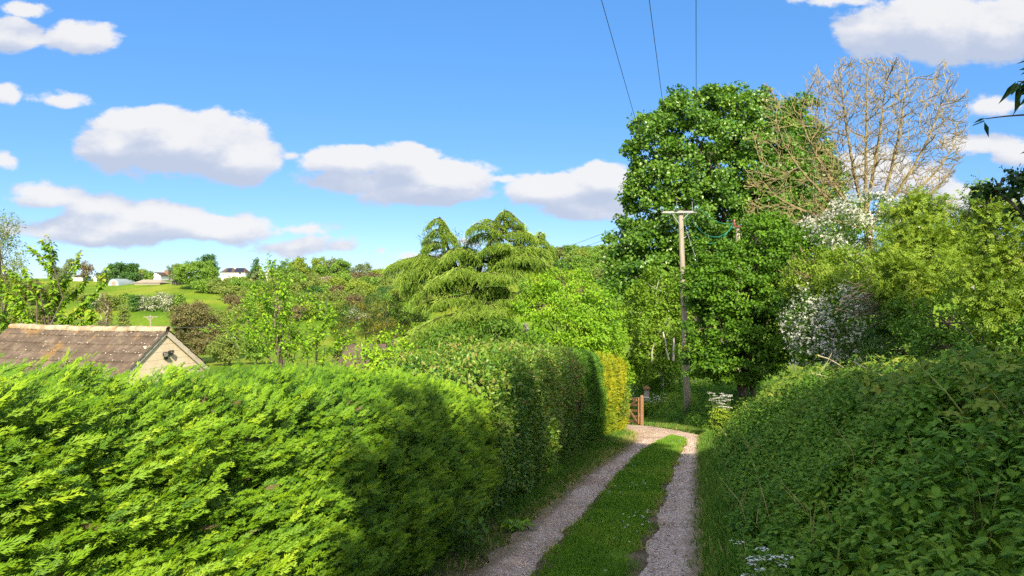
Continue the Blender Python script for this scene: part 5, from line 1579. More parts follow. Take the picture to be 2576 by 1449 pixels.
for o_ in (o0, o1):
    V += [o_ + gg * -hb_ + A([0, 0, zg - sa[2]]), o_ + gg * hb_ + A([0, 0, zg - sa[2]]), o_ + gg * hb_ + A([0, 0, zt]), o_ + A([0, 0, -.11]), o_ - gg * hb_ + A([0, 0, zt])]
mb.add(A(V), [A([[0, 1, 2, 3, 4], [9, 8, 7, 6, 5]]), A([[0, 4, 9, 5], [1, 6, 7, 2], [2, 7, 8, 3], [3, 8, 9, 4]])])
mb.build('wall', M['cream_block'], root)
for sg in (-1, 1):
    dn = gg * sg * cp - A([0, 0, sp])
    c = sa + uL * .02
    MB().beam(c + dn * .02 - A([0, 0, .075]), c + dn * (SL + .02) - A([0, 0, .075]), .035, .15, up=tuple(gg * sg * sp + A([0, 0, cp]))).build('bargeboard', M['board'], root)
# twin floodlight on the gable
c = sa + ng * (-.13) + A([0, 0, -.80]); c = sa + uL * .07 + ng * .0 + gg * .02 + A([0, 0, -.80])
lr = thing('security_light', 'black twin headed security light fixed to the cream gable', 'light', c)
MB().box(c + ng * .03, (.10, .06, .12), np.stack([gg, ng, A([0, 0, 1.])], -1)).build('bracket', M['black'], lr)
for s_, dz in ((-.10, .04), (.14, .07)):
    h = c + gg * s_ + ng * .10 + A([0, 0, dz + .05]); ax = nz(ng * .8 + gg * s_ * 3 + A([0, 0, -.25]))
    hd = MB().tube([h - ax * .09, h - ax * .06, h + ax * .01, h + ax * .05], [.03, .05, .075, .08], 12).build('lamp_head', M['black'], lr, True)
    MB().tube([h + ax * .045, h + ax * .052], [.065, .062], 12).build('lens', M['steel'], hd)
    MB().beam(c + ng * .05, h - ax * .06, .03, .03).build('arm', M['black'], lr)
# small roof among the shrubs
c = P(897, 914, 17)
root = thing('outhouse', 'small brown tiled roof glimpsed through the shrubs beside the plum', 'outbuilding', (c[0], 17.6, float(H(c[0], 17.6))))
MB().box((c[0], 17.7, c[2] - 1.0), (1.0, 1.2, 1.8)).build('wall', M['cream_block'], root)
mb = MB()
a_, b_ = 1.15, 1.5
mb.add(A([[-a_ / 2, -b_ / 2, -.25], [a_ / 2, -b_ / 2, -.25], [a_ / 2, 0, .35], [-a_ / 2, 0, .35], [-a_ / 2, b_ / 2, -.25], [a_ / 2, b_ / 2, -.25]]) + A([c[0], 17.7, c[2] + .05]), [A([[0, 1, 2, 3], [3, 2, 5, 4], [0, 4, 5, 1]]), A([[1, 5, 2], [4, 0, 3]])])
mb.build('roof', M['roof_brown'], root)

# ------------------------------------------------------------------ far houses on the skyline
def house(name, label, px0, px1, pyb, pye, pyr, d, mode='side', wall='white_wall', roof='roof_brown', hip=0.0, dep=7.0, wins=(), chim=(), extra=None, cat='house', over=.35):
    k = d / F
    x0, x1 = (px0 - CX) * k, (px1 - CX) * k
    zb = CZ - (pyb - CY) * k; ze = CZ - (pye - CY) * k; zr = CZ - (pyr - CY) * k
    xc = (x0 + x1) / 2
    zg = min(float(H(xc, d)), zb) - .5
    root = thing(name, label, cat, (xc, d + dep / 2, zg))
    y0, y1, ym = d, d + dep, d + dep / 2
    if mode == 'side':
        MB().box((xc, ym, (zg + ze) / 2), (x1 - x0, dep, ze - zg)).build('wall', M[wall], root)
        ins_ = hip * (x1 - x0) * .5
        V = A([[x0 - over, y0 - over, ze - .1], [x1 + over, y0 - over, ze - .1], [x1 + over, y1 + over, ze - .1], [x0 - over, y1 + over, ze - .1], [x0 - over + ins_, ym, zr], [x1 + over - ins_, ym, zr]])
        rf = MB().add(V + A([0, 0, .02]), [A([[0, 1, 5, 4], [2, 3, 4, 5], [3, 2, 1, 0]]), A([[1, 2, 5], [3, 0, 4]])]).build('roof', M[roof], root)
    else:
        V = []
        for y in (y0, y1): V += [[x0, y, zg], [x1, y, zg], [x1, y, ze], [xc, y, zr - .15], [x0, y, ze]]
        MB().add(A(V), [A([[0, 1, 2, 3, 4], [9, 8, 7, 6, 5]]), A([[0, 4, 9, 5], [1, 6, 7, 2], [2, 7, 8, 3], [3, 8, 9, 4]])]).build('wall', M[wall], root)
        mb = MB()
        for s in (0, 1):
            xe = x0 - over if s == 0 else x1 + over
            zz = ze - over * (zr - ze) / ((x1 - x0) / 2)
            V = A([[xc, y0 - over, zr], [xe, y0 - over, zz], [xe, y1 + over, zz], [xc, y1 + over, zr]])
            mb.add(np.concatenate([V, V + A([0, 0, .18])]), A([[0, 1, 2, 3], [7, 6, 5, 4], [0, 4, 5, 1], [1, 5, 6, 2], [2, 6, 7, 3], [3, 7, 4, 0]]))
        rf = mb.build('roof', M[roof], root)
    for (px, py, w, h) in wins:
        c = A([(px - CX) * k, y0 - .03, CZ - (py - CY) * k])
        wd = MB().box(c, (w * k, .1, h * k)).build('window', M['white_wall'], root)
        MB().box(c - A([0, .04, 0]), (w * k * .8, .1, h * k * .8)).build('pane', M['pane'], wd)
    for (px, pt_, w) in chim:
        zt = CZ - (pt_ - CY) * k
        MB().box(((px - CX) * k, ym - .3, (zt + ze) / 2), (w * k, .8, zt - ze)).build('chimney', M['white_wall' if wall == 'white_wall' else 'brick'], rf)
    if extra: extra(root, rf, k, y0, ym, zr, ze)
    return root


def solar(root, rf, k, y0, ym, zr, ze):
    for a, b in ((568, 582), (588, 613)):
        xa, xb = (a - CX) * k, (b - CX) * k
        n_ = nz(A([0, -(zr - ze), (ym - y0)]))
        f0, f1 = .12, .88
        lo = A([0, y0 - .35 + (ym - y0 + .35) * f0, ze - .1 + (zr - ze + .1) * f0]); hi = A([0, y0 - .35 + (ym - y0 + .35) * f1, ze - .1 + (zr - ze + .1) * f1])
        V = [A([xa, lo[1], lo[2]]), A([xb, lo[1], lo[2]]), A([xb - .8, hi[1], hi[2]]), A([xa + .4, hi[1], hi[2]])]
        V = np.stack([v + n_ * .05 for v in V] + [v + n_ * .14 for v in V])
        MB().add(V, A([[0, 1, 2, 3], [7, 6, 5, 4], [0, 4, 5, 1], [1, 5, 6, 2], [2, 6, 7, 3], [3, 7, 4, 0]])).build('solar_panel', M['solar'], rf)


house('white_house', 'long white house with dark solar panels on its roof on the skyline', 556, 616, 703, 685, 673.5, 335, roof='roof_brown', hip=.32, wins=((604, 687.5, 7, 4.5), (575, 694, 9, 4), (562, 690, 4, 4)), chim=((585, 671, 4),), extra=solar)
house('white_annexe', 'low white annexe on the right end of the solar panelled house', 616, 629, 705, 692, 685, 338, hip=.2, dep=5)
house('gable_house', 'white gabled house with a red roof right of the dark conifer', 664, 689, 705, 689, 678, 325, 'gable', roof='roof_red', wins=((673, 691, 5, 4), (681, 691, 5, 4)), chim=((686, 676, 3.5),), dep=9)
house('brick_house', 'red brick house peeping between trees on the skyline', 783, 797, 703, 691, 682, 325, 'gable', wall='brick', roof='roof_red', wins=((790, 695, 3, 4),), dep=9)
house('brick_house', 'far tan brick house half hidden behind pale trees left of the cedar', 890, 905, 702, 690, 683, 330, wall='brick', roof='roof_tan', hip=.2)
house('bungalow', 'white bungalow with a long brown roof on the left skyline', 340, 378, 703, 694, 687, 345, hip=.25, wins=((350, 697.5, 6, 3.5), (368, 697.5, 6, 3.5)))
house('gable_house', 'plain white gabled house beside the brown roofed bungalow', 380, 404, 704, 693, 685.5, 340, 'gable', roof='roof_brown', dep=8)
house('red_roof_house', 'house with a steep red hipped roof and chimney on the left skyline', 402, 420, 703, 691, 682, 348, hip=.7, roof='roof_red', wall='cream_block', chim=((408, 679, 3),), wins=((411, 695, 5, 4),))
house('gable_house', 'white gabled house showing between the cherry shoots', 236, 258, 707, 696, 687, 330, 'gable', roof='roof_brown', wins=((247, 699, 5, 3),))
house('white_house', 'low white house behind the cherry leaves at far left', 184, 207, 707, 697, 691, 335, hip=.2)
house('barn', 'low tan farm shed with a wide shallow roof along the top of the meadow', 338, 402, 719, 711, 703, 303, 'side', wall='old_wood', roof='roof_tan', hip=.35, dep=9, cat='barn')
house('barn', 'small grey tan barn at the top of the meadow below the big tree', 430, 454, 714, 706, 700.5, 305, 'side', wall='old_wood', roof='roof_tan', hip=.15, dep=7, cat='barn')
# round roofed metal barn
k = 300 / F
x0, x1 = (271 - CX) * k, (299 - CX) * k
zb = CZ - (719 - CY) * k; zt = CZ - (701 - CY) * k
root = thing('barn', 'pale blue round roofed metal barn on the meadow skyline', 'barn', ((x0 + x1) / 2, 303, zb - .5))
an = np.linspace(0, math.pi, 15); xc = (x0 + x1) / 2; rx = (x1 - x0) / 2
arc = np.stack([xc - np.cos(an) * rx, np.zeros(15), zb - .5 + (zt - zb + .5) * np.sin(an) ** .8], -1)
V = np.concatenate([arc + A([0, 300, 0]), arc + A([1.5, 311, 0])])
i = np.arange(14)
MB().add(V, np.stack([i, i + 1, i + 16, i + 15], -1)).build('roof', M['roof_blue'], root, True)
MB().add(arc + A([0, 300.15, -.08]), A([list(range(15))])).build('end_wall', M['roof_blue'], root)
MB().box((xc, 300.1, zb + .7), (rx * .7, .1, 2.2)).build('door', M['old_wood'], root)
# boundary fence by the white houses
mb = MB(); root = thing('panel_fence', 'brown panel fence along the garden below the white gabled house', 'fence', P(652, 706, 318))
for j in range(8):
    px = 630 + j * 5.2
    MB().box(P(px, 704.5, 318), (.12, .12, 2.0)).build('post', M['fence_wood'], root)
    if j < 7: mb.box(P(px + 2.6, 704.8, 318), (.78, .05, 1.5))
mb.build('panels', M['fence_wood'], root)

# ------------------------------------------------------------------ far trees
def ftree(label, px, top, w, d, key, seed, shape='round', group=None, name='tree', dens=1.0, cat='tree', frac=.12, bark='bark', nlm=1.0):
    r = R(seed)
    b = gp(px, d, -.2)
    k = d / F
    zt = CZ - (top - CY) * k
    h = max(zt - b[2], 5.0); zt = b[2] + h; W = w * k
    L = []
    cz0 = b[2] + h * frac
    hc = zt - cz0
    if shape == 'cone':
        for f in np.linspace(.08, .95, 6): L.append([b[0], d, cz0 + hc * f, W * .5 * (1.02 - f) + .3, W * .5 * (1.02 - f) + .3, hc * .13])
    elif shape == 'flat':
        for f, q in ((.95, .35), (.75, .5), (.55, .42), (.35, .3)): L.append([b[0] + r.normal(0, W * .1), d, cz0 + hc * f - .6, W * q, W * q, hc * .09])
    else:
        n = {'round': 7, 'tall': 7, 'bush': 6}[shape]
        L.append([b[0], d, cz0 + hc * .52, W * .36, W * .36, hc * .46])
        for j in range(n):
            a = r.uniform(0, 6.28); f = r.uniform(.2, .82)
            q = W * .5 * math.sqrt(max(.05, 1 - (2 * f - 1) ** 2)) * .62
            L.append([b[0] + math.cos(a) * q, d + math.sin(a) * q, cz0 + hc * f, W * r.uniform(.17, .26), W * r.uniform(.17, .26), hc * r.uniform(.14, .2)])
    sc_ = 300 / d
    tree(name, label, cat, b, L, seed, key, dens=.20 * dens * sc_ ** 1.3, rc=1.1 / sc_ ** .6, nl=22 * nlm, ls=.66 / sc_ ** .8, tpl=LEAF2, rt=.022 * h + .05, bark=bark, group=group,
         nb=14 if bark != 'bark' or key == 'far_brown' else 4, minr=.05, up=.5, out=.8, vs=.2)


S = 400
lm('far_budding', [(.07, .065, .028), (.12, .11, .045), (.17, .165, .06)])
NAMEC = {'far_green': 'mid green', 'far_dark': 'dark green', 'far_yellow': 'yellow green', 'far_olive': 'olive', 'far_brown': 'brownish budding', 'far_grey': 'pale grey green', 'far_white': 'white blossoming', 'far_pink': 'pinkish budding'}
for (lab, px, top, w, d, key, shape, nm) in [
    ('dark green dense tree at the left of the skyline barns', 297, 659, 42, 332, 'far_dark', 'round', 'tree'),
    ('flat topped dark cedar on the left skyline beside the bungalow', 330, 663, 40, 336, 'far_dark', 'flat', 'cedar_tree'),
    ('small yellow green round tree behind the brown bungalow', 357, 677, 24, 352, 'far_yellow', 'round', 'tree'),
    ('thin pale tree on the skyline between the cherry shoots', 172, 651, 30, 345, 'far_grey', 'tall', 'tree'),
    ('bare brown tree on the skyline right of the tall cherry shoot', 217, 656, 34, 335, 'far_brown', 'tall', 'tree'),
    ('low pale skyline tree behind the cherry, left of the thin one', 147, 672, 30, 345, 'far_grey', 'round', 'tree'),
    ('pale grey green tree at the left edge of the big meadow tree', 442, 664, 40, 300, 'far_grey', 'round', 'tree'),
    ('biggest round green tree standing at the top of the meadow', 490, 655, 88, 285, 'far_green', 'round', 'tree'),
    ('dark tree top rising behind the biggest meadow tree', 527, 640, 42, 300, 'far_dark', 'flat', 'tree'),
    ('green tree on the right shoulder of the biggest meadow tree', 530, 668, 44, 285, 'far_green', 'round', 'tree'),
    ('lower bushy tree below the biggest meadow tree', 520, 706, 66, 272, 'far_green', 'bush', 'tree'),
    ('green bush under the solar panelled white house', 585, 712, 44, 285, 'far_olive', 'bush', 'bush'),
    ('yellow green bush right of the bush under the solar panelled house', 612, 713, 40, 280, 'far_yellow', 'bush', 'bush'),
    ('pointed dark conifer between the two white houses', 643, 655, 42, 322, 'far_dark', 'cone', 'conifer_tree'),
    ('small round grey green tree in front of the dark conifer', 651, 683, 30, 312, 'far_grey', 'round', 'tree'),
    ('dense dark rounded tree right of the white gabled house', 716, 658, 56, 305, 'far_green', 'round', 'tree'),
    ('tall airy light green tree behind the dense rounded one', 750, 648, 44, 318, 'far_yellow', 'tall', 'tree'),
    ('dark tree showing above the red brick house', 776, 673, 28, 330, 'far_dark', 'round', 'tree'),
    ('tall airy light green tree just right of the brick house', 804, 648, 44, 322, 'far_yellow', 'tall', 'tree'),
    ('leafy green tree in front of the brick house on its right', 808, 670, 46, 308, 'far_green', 'round', 'tree'),
    ('pale round topped tree behind the dense right hand pair', 838, 654, 34, 322, 'far_grey', 'round', 'tree'),
    ('dense tall rounded green tree at the right end of the houses', 857, 653, 48, 308, 'far_green', 'tall', 'tree'),
    ('pale wispy tree right of the house row on the skyline', 892, 672, 26, 325, 'far_grey', 'tall', 'tree'),
    ('pale wispy taller tree at the right end of the house row', 917, 662, 36, 322, 'far_grey', 'tall', 'tree'),
    ('round yellow green tree on the skyline just left of the cedar', 952, 674, 50, 312, 'far_yellow', 'round', 'tree'),
    ('dark dome shaped bush between the barns', 330, 696, 50, 312, 'far_dark', 'bush', 'bush'),
    ('low green bush left of the round roofed barn', 262, 705, 34, 306, 'far_dark', 'bush', 'bush'),
    ('low green bush in front of the plain white gable', 372, 699, 24, 316, 'far_green', 'bush', 'bush'),
    ('rounded brown budding tree standing in the field just right of the shed', 492, 758, 150, 118, 'far_budding', 'round', 'alder_tree'),
    ('olive tree at the right side of the rounded brown one', 565, 785, 80, 128, 'far_olive', 'round', 'tree'),
    ('white blossoming hawthorn below the olive tree behind the plum', 577, 832, 30, 112, 'far_white', 'round', 'hawthorn'),
    ('low olive bush along the field edge behind the conifer hedge', 560, 862, 80, 110, 'far_olive', 'bush', 'bush'),
    ('low green bush along the field edge behind the plum', 640, 850, 80, 114, 'far_green', 'bush', 'bush'),
    ('thin bare pole like tree left of the sparse pine', 262, 742, 34, 150, 'far_brown', 'tall', 'tree'),
    ('sparse dark pine above the left part of the shed roof', 312, 757, 46, 150, 'far_olive', 'cone', 'pine_tree')]:
    S += 1
    ftree(lab, px, top, w, d, key, S, shape, name=nm, dens=1.3, cat='bush' if nm == 'bush' else 'tree', bark='pale_bark' if key == 'far_brown' else 'bark', nlm=.5 if key == 'far_brown' and w < 60 else 1)

rr = R(500)
for d, lo, hi, st, tops, row in ((296, 700, 1085, 34, 704, 'top'), (272, 556, 1085, 36, 722, 'upper part'), (250, 578, 1085, 38, 736, 'middle'), (229, 600, 1085, 38, 748, 'lower part'), (210, 590, 1085, 40, 772, 'foot')):
    px = lo
    while px < hi:
        key = rr.choice(['far_green', 'far_olive', 'far_yellow', 'far_brown', 'far_pink', 'far_dark', 'far_white'], p=[.33, .25, .22, .06, .04, .07, .03])
        S += 1
        ftree(f'{NAMEC[key]} tree at the {row} of the wooded slope below the far houses', px + rr.normal(0, 7), tops + rr.normal(0, 6), rr.uniform(40, 60), d + rr.normal(0, 5), key, S, 'round', f'{NAMEC[key]} trees at the {row} of the wooded slope', dens=1.0)
        px += st * rr.uniform(.8, 1.25)
for d, tops, st, row in ((312, 614, 24, 'crest'), (290, 640, 26, 'upper part'), (268, 676, 28, 'middle'), (246, 715, 30, 'lower part'), (225, 760, 34, 'foot')):
    px = 1100 + rr.uniform(0, 20)
    while px < 1600:
        key = rr.choice(['far_green', 'far_olive', 'far_yellow', 'far_brown', 'far_dark'], p=[.32, .22, .32, .06, .08])
        S += 1
        tp = tops + rr.normal(0, 5) + max(0, (1380 - px)) * .06
        ftree(f'{NAMEC[key]} tree at the {row} of the hill wood right of the cedar', px, tp, rr.uniform(34, 50), d + rr.normal(0, 5), key, S, 'tall', f'{NAMEC[key]} trees at the {row} of the hill wood', dens=1.0)
        px += st * rr.uniform(.8, 1.3) * (1 if px > 1370 else 2.2)
# field hedge with white blossom
px = 205
while px < 470:
    S += 1
    wht = 350 < px < 420 or 236 < px < 250
    ftree('white blossoming bush in the field hedge across the meadow' if wht else 'green bush in the field hedge across the meadow', px, 770 + rr.normal(0, 3), rr.uniform(20, 30), 226 + rr.normal(0, 1.5), 'far_white' if wht else rr.choice(['far_green', 'far_dark', 'far_olive']), S, 'bush',
          'white blossoming bushes in the field hedge' if wht else 'green bushes in the field hedge', name='bush', dens=1.3, cat='bush', frac=.02)
    px += rr.uniform(14, 20)
for px, top, w, d, key, lab in [(20, 690, 70, 240, 'far_olive', 'olive tree at the far left behind the cherry'), (75, 705, 60, 235, 'far_brown', 'brownish tree behind the middle of the cherry'), (130, 715, 60, 245, 'far_olive', 'olive tree behind the right part of the cherry'),
                                (180, 720, 50, 250, 'far_yellow', 'yellow green low tree at the left end of the meadow'), (40, 760, 80, 190, 'far_olive', 'lower olive tree at far left behind the cherry trunk'), (-20, 720, 70, 200, 'far_olive', 'olive tree cut by the left edge of the photo'), (110, 765, 60, 195, 'far_brown', 'lower brownish tree behind the cherry branches')]:
    S += 1
    ftree(lab, px, top, w, d, key, S, 'round', dens=1.2)

# ------------------------------------------------------------------ trees over the camera's right shoulder: they shade the lane and the bank
def big(label, base, L, seed):
    tree('shade_tree', label, 'tree', base, [(x, -8, z, a, 1.4, c) for x, z, a, c in L], seed, 'shade_leaf', dens=1.6, rc=.5, nl=26, ls=.30, tpl=LEAF2, rt=.3, nb=20)


big('tall tree on the bank behind the viewer that shades the near lane', (5.5, -8, float(H(5.5, -8))), [
    (2.0, 7.6, .55, 1.8), (2.6, 8.0, .9, 2.6), (3.6, 9.3, 1.0, 2.3), (4.8, 11.4, 1.1, 2.4), (6.2, 13.6, 1.2, 2.7), (7.5, 14.3, .9, 2.9), (5, 8, 2, 2.5), (7.1, 9.7, 1.4, 3), (3.6, 6, 1.7, 2.2), (6.5, 6, 2.2, 2.5), (4.5, 3, 2.2, 2), (7.4, 3, 1.8, 2)], 601)
big('second tree on the bank behind the viewer shading the nettles', (11.5, -8, float(H(11.5, -8))), [
    (11.2, 10.2, 1.2, 2.2), (13.2, 10.2, 1.5, 2.2), (15.3, 10.3, 1.7, 2.3), (11.7, 8.5, 1.8, 3), (14.2, 8, 2, 3), (9.7, 8.8, 1.2, 2.4), (9.6, 5.5, 1.6, 2.3), (12, 4.8, 2, 2.2), (15, 4.5, 2, 2.2), (10.4, 2.8, 1.7, 1.8), (13.5, 3, 2, 1.8)], 602)
# the sprays reaching in at the right edge
r = R(610)
bw = A([5.3, 3.6, float(H(5.3, 3.6))])
root = thing('willow', 'dark slender leaved willow branches hanging in at the upper right edge', 'tree', bw)
lf, st = MB(), MB()
d = 4.4
forkp = P(2700, 230, d)
st.tube(smooth_poly([bw, bw + A([-.3, .3, 1.6]), forkp + A([.4, 0, -.2]), forkp], 14), np.linspace(.06, .02, 14), 6)
st.tube(smooth_poly([forkp, P(2640, 205, d), P(2560, 205, d)], 12), np.linspace(.012, .003, 12), 4)
st.tube(smooth_poly([forkp, P(2640, 285, d), P(2576, 289, d), P(2528, 292, d), P(2478, 299, d)], 16), np.linspace(.010, .0028, 16), 4)
st.tube(smooth_poly([forkp, P(2640, 360, d), P(2585, 380, d)], 8), np.linspace(.008, .003, 8), 4)
lv = [((2556, 205), (2518, 259)), ((2558, 216), (2530, 244)), ((2559, 207), (2562, 284)), ((2479, 297), (2448, 308)), ((2476, 306), (2489, 347)), ((2585, 380), (2566, 386)), ((2590, 178), (2568, 186)), ((2588, 176), (2570, 170))]
for k_ in range(34):
    q = (2590 + r.normal(0, 14), 215 + r.normal(0, 18)); a = r.uniform(1.2, 3.4)
    lv.append((q, (q[0] + 45 * math.cos(a) * r.uniform(.5, 1), q[1] + 45 * abs(math.sin(a)) * r.uniform(.5, 1.2))))
lv = [l for l in lv if l[1][0] > 2440 and (l[1][0] > 2545 or l in lv[:8])]
for a, b in lv:
    pa, pb_ = P(*a, d), P(*b, d + r.normal(0, .03)); L_ = np.linalg.norm(pb_ - pa)
    lf.add(*inst((SLIM[0] * A([.95, 1, 1.2]), SLIM[1]), pa[None], frames((pb_ - pa)[None], A([[r.normal(0, .4), -1, .5]])), A([L_]), A([.4])))
a, b = P(2476, 304, d), P(2446, 316, d)
lf.add(*inst(TASSEL, a[None], frames((b - a)[None], A([[0, -1, 0.]])), A([np.linalg.norm(b - a)]), A([.3])))
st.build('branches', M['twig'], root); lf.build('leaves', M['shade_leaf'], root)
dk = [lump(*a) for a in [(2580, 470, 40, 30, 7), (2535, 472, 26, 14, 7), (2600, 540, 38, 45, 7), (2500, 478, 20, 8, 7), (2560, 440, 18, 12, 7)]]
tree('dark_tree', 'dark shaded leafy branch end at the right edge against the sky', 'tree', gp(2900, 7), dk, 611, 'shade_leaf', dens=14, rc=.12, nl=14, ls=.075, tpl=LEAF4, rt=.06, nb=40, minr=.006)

# ------------------------------------------------------------------ sky, sun, camera
SUN_AZ, SUN_EL = math.radians(10), math.radians(32)      # behind the viewer, a little to the right
w = bpy.data.worlds.new('World'); sc.world = w; w.use_nodes = True
t = NT(w.node_tree)
tc = t.n('ShaderNodeTexCoord')
sky = t.n('ShaderNodeTexSky', sky_type='NISHITA', sun_disc=False, sun_elevation=SUN_EL, sun_rotation=math.pi - SUN_AZ, altitude=1500., air_density=1.0, dust_density=.1, ozone_density=3.)
sp_ = t.n('ShaderNodeSeparateXYZ'); t.l(tc, 'Generated', sp_, 0)
hs = t.n('ShaderNodeHueSaturation', i_Saturation=SKY_SAT, i_Value=SKY_VAL); hs.inputs['Hue'].default_value = SKY_HUE; t.l(sky, 0, hs, 'Color')
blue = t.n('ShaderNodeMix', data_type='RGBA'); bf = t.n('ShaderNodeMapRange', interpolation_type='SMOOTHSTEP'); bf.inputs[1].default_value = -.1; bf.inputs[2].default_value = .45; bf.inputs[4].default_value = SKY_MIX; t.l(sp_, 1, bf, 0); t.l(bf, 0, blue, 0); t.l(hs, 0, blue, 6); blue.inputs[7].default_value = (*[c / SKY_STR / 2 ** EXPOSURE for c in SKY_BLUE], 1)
yy_ = t.math('MAXIMUM', (sp_, 1), .04)
u_ = t.math('DIVIDE', (sp_, 0), (yy_, 0)); v_ = t.math('DIVIDE', (sp_, 2), (yy_, 0))
uv = t.n('ShaderNodeCombineXYZ'); t.l(u_, 0, uv, 0); t.l(v_, 0, uv, 1)
ELL = [(450, 362, 270, 92), (380, 305, 160, 48), (600, 390, 125, 72), (300, 360, 110, 60), (120, 488, 100, 36), (250, 520, 110, 38), (400, 545, 170, 46), (560, 575, 160, 42), (300, 575, 270, 42), (735, 612, 95, 24), (876, 622, 52, 20), (740, 570, 80, 13),
       (880, 408, 130, 44), (1010, 402, 100, 42), (1100, 450, 165, 55), (900, 462, 165, 34), (1060, 485, 190, 38), (1400, 480, 150, 52), (1510, 460, 110, 50), (1480, 525, 130, 38), (1260, 452, 55, 16),
       (30, 85, 90, 44), (185, 88, 100, 40), (60, 22, 55, 24), (20, 240, 36, 22), (140, 248, 72, 24), (12, 412, 36, 22), (2330, 72, 230, 88), (2520, 75, 170, 85), (2190, 72, 100, 34), (2100, 3, 120, 14),
       (2490, 262, 75, 24), (2470, 358, 110, 30), (2550, 380, 70, 30), (2450, 505, 150, 46), (2200, 430, 130, 75), (2350, 440, 70, 40), (1040, 642, 55, 11), (1170, 611, 34, 12), (960, 632, 11, 8), (745, 368, 16, 8), (740, 400, 30, 12)]
gtree = bpy.data.node_groups.new('cloud density', 'ShaderNodeTree')
gtree.interface.new_socket('uv', in_out='INPUT', socket_type='NodeSocketVector'); gtree.interface.new_socket('d', in_out='OUTPUT', socket_type='NodeSocketFloat')
g_ = NT(gtree)
gi = g_.n('NodeGroupInput'); go = g_.n('NodeGroupOutput')
wn = g_.n('ShaderNodeTexNoise', i_Scale=9., i_Detail=3.); g_.l(gi, 0, wn, 0)
wo = g_.n('ShaderNodeVectorMath', operation='MULTIPLY_ADD'); wo.inputs[1].default_value = (.035, .03, 0); g_.l(wn, 'Color', wo, 0); 
wsub = g_.n('ShaderNodeVectorMath', operation='SUBTRACT'); wsub.inputs[1].default_value = (.0175, .015, 0); g_.l(gi, 0, wsub, 0); g_.l(wsub, 0, wo, 2)
prev = None
for (cx, cy, rx, ry) in ELL:
    cu, cv, iu, iv_ = (cx - CX) / F, (CY - cy) / F, F / rx, F / ry
    m_ = g_.n('ShaderNodeVectorMath', operation='MULTIPLY_ADD'); m_.inputs[1].default_value = (iu, iv_, 0); m_.inputs[2].default_value = (-cu * iu, -cv * iv_, 0); g_.l(wo, 0, m_, 0)
    ln = g_.n('ShaderNodeVectorMath', operation='LENGTH'); g_.l(m_, 0, ln, 0)
    kk = min(ry / 30, 1.9)
    e = g_.math('MULTIPLY_ADD', (ln, 'Value'), -kk, kk)
    prev = e if prev is None else g_.math('MAXIMUM', (prev, 0), (e, 0))
mp_ = g_.n('ShaderNodeMapping'); mp_.inputs['Scale'].default_value = (1, 1.7, 1); g_.l(gi, 0, mp_, 0)
n1 = g_.n('ShaderNodeTexNoise', i_Scale=12., i_Detail=9., i_Roughness=.62); g_.l(mp_, 0, n1, 0)
ns = g_.math('MULTIPLY_ADD', (n1, 0), 2.6, -1.26)
dd = g_.math('ADD', (prev, 0), (ns, 0)); g_.l(dd, 0, go, 0)


def dens_at(off):
    a = t.n('ShaderNodeVectorMath', operation='ADD'); a.inputs[1].default_value = off; t.l(uv, 0, a, 0)
    q = t.n('ShaderNodeGroup'); q.node_tree = gtree; t.l(a, 0, q, 0)
    return q


d0, d1 = dens_at((0, 0, 0)), dens_at((.012, .030, 0))
mask = t.n('ShaderNodeMapRange', interpolation_type='SMOOTHSTEP'); mask.inputs[1].default_value = -.12; mask.inputs[2].default_value = .34; mask.inputs[4].default_value = .95; t.l(d0, 0, mask, 0)
fr = t.math('GREATER_THAN', (sp_, 1), .05)
mk = t.math('MULTIPLY', (mask, 0), (fr, 0))
lit = t.math('SUBTRACT', (d0, 0), (d1, 0))
lt = t.n('ShaderNodeMapRange', interpolation_type='SMOOTHSTEP'); lt.inputs[1].default_value = -.75; lt.inputs[2].default_value = 1.25; t.l(lit, 0, lt, 0)
cc = t.ramp([(0, CLOUD_LO), (.5, CLOUD_MID), (1, CLOUD_HI)]); t.l(lt, 0, cc, 0)
cs = t.n('ShaderNodeVectorMath', operation='SCALE'); cs.inputs['Scale'].default_value = 1 / SKY_STR / 2 ** EXPOSURE; t.l(cc, 0, cs, 0)
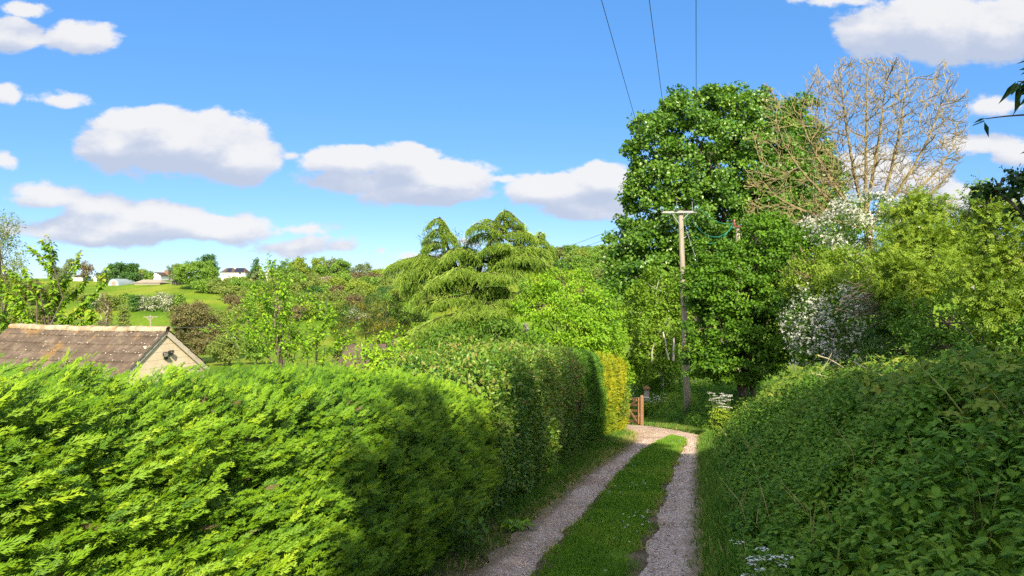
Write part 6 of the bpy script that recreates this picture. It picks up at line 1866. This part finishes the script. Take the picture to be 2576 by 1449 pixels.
# unseen bright cloud added behind the viewer, on the sun's side, as fill light
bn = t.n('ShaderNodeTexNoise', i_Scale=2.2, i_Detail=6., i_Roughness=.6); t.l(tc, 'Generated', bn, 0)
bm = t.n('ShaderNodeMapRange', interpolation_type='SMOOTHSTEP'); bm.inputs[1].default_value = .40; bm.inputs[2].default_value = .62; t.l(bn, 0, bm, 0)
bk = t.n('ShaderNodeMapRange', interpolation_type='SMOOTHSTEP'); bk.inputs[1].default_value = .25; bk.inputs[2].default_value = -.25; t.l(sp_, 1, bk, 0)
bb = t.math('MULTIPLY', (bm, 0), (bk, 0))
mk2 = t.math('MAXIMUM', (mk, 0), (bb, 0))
cfr = t.n('ShaderNodeMix', data_type='RGBA'); t.l(bk, 0, cfr, 0); t.l(cs, 0, cfr, 6); cfr.inputs[7].default_value = (*[c / SKY_STR for c in CLOUD_FILL], 1)
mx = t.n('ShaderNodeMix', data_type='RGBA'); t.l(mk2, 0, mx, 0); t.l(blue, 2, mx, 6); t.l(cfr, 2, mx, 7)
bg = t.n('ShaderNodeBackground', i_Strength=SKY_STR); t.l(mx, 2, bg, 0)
out = t.n('ShaderNodeOutputWorld'); t.l(bg, 0, out, 0)
w.cycles.sampling_method = 'MANUAL'; w.cycles.sample_map_resolution = 512

sun = bpy.data.lights.new('sun', 'SUN'); sun.energy = SUN_E; sun.angle = math.radians(.53); sun.color = (1, .88, .66)
so = bpy.data.objects.new('sun', sun); COL.objects.link(so)
sv = Vector((math.sin(SUN_AZ) * math.cos(SUN_EL), -math.cos(SUN_AZ) * math.cos(SUN_EL), math.sin(SUN_EL)))
so.rotation_euler = sv.to_track_quat('Z', 'Y').to_euler()

cam = bpy.data.cameras.new('camera'); co = bpy.data.objects.new('camera', cam); COL.objects.link(co)
co.location = (0, 0, CZ); co.rotation_euler = (math.pi / 2, 0, 0)
cam.sensor_width = 36; cam.lens = 36 * F / 2576; cam.clip_start = .05; cam.clip_end = 6000
sc.camera = co
sc.view_settings.view_transform = 'Standard'; sc.view_settings.look = 'None'; sc.view_settings.exposure = EXPOSURE; sc.view_settings.gamma = 1
cy = sc.cycles
cy.max_bounces = 6; cy.diffuse_bounces = 3; cy.glossy_bounces = 2; cy.transmission_bounces = 4; cy.caustics_reflective = False; cy.caustics_refractive = False
cy.use_adaptive_sampling = True; cy.adaptive_threshold = .015
try:
    cy.use_denoising = DENOISE; cy.denoiser = 'OPENIMAGEDENOISE'; cy.denoising_input_passes = 'RGB_ALBEDO_NORMAL'; cy.denoising_prefilter = 'ACCURATE'
except Exception:
    pass
print('script', round(time.time() - T0, 1), 's', sum(len(m.polygons) for m in bpy.data.meshes), 'faces', len(bpy.data.objects), 'objects')
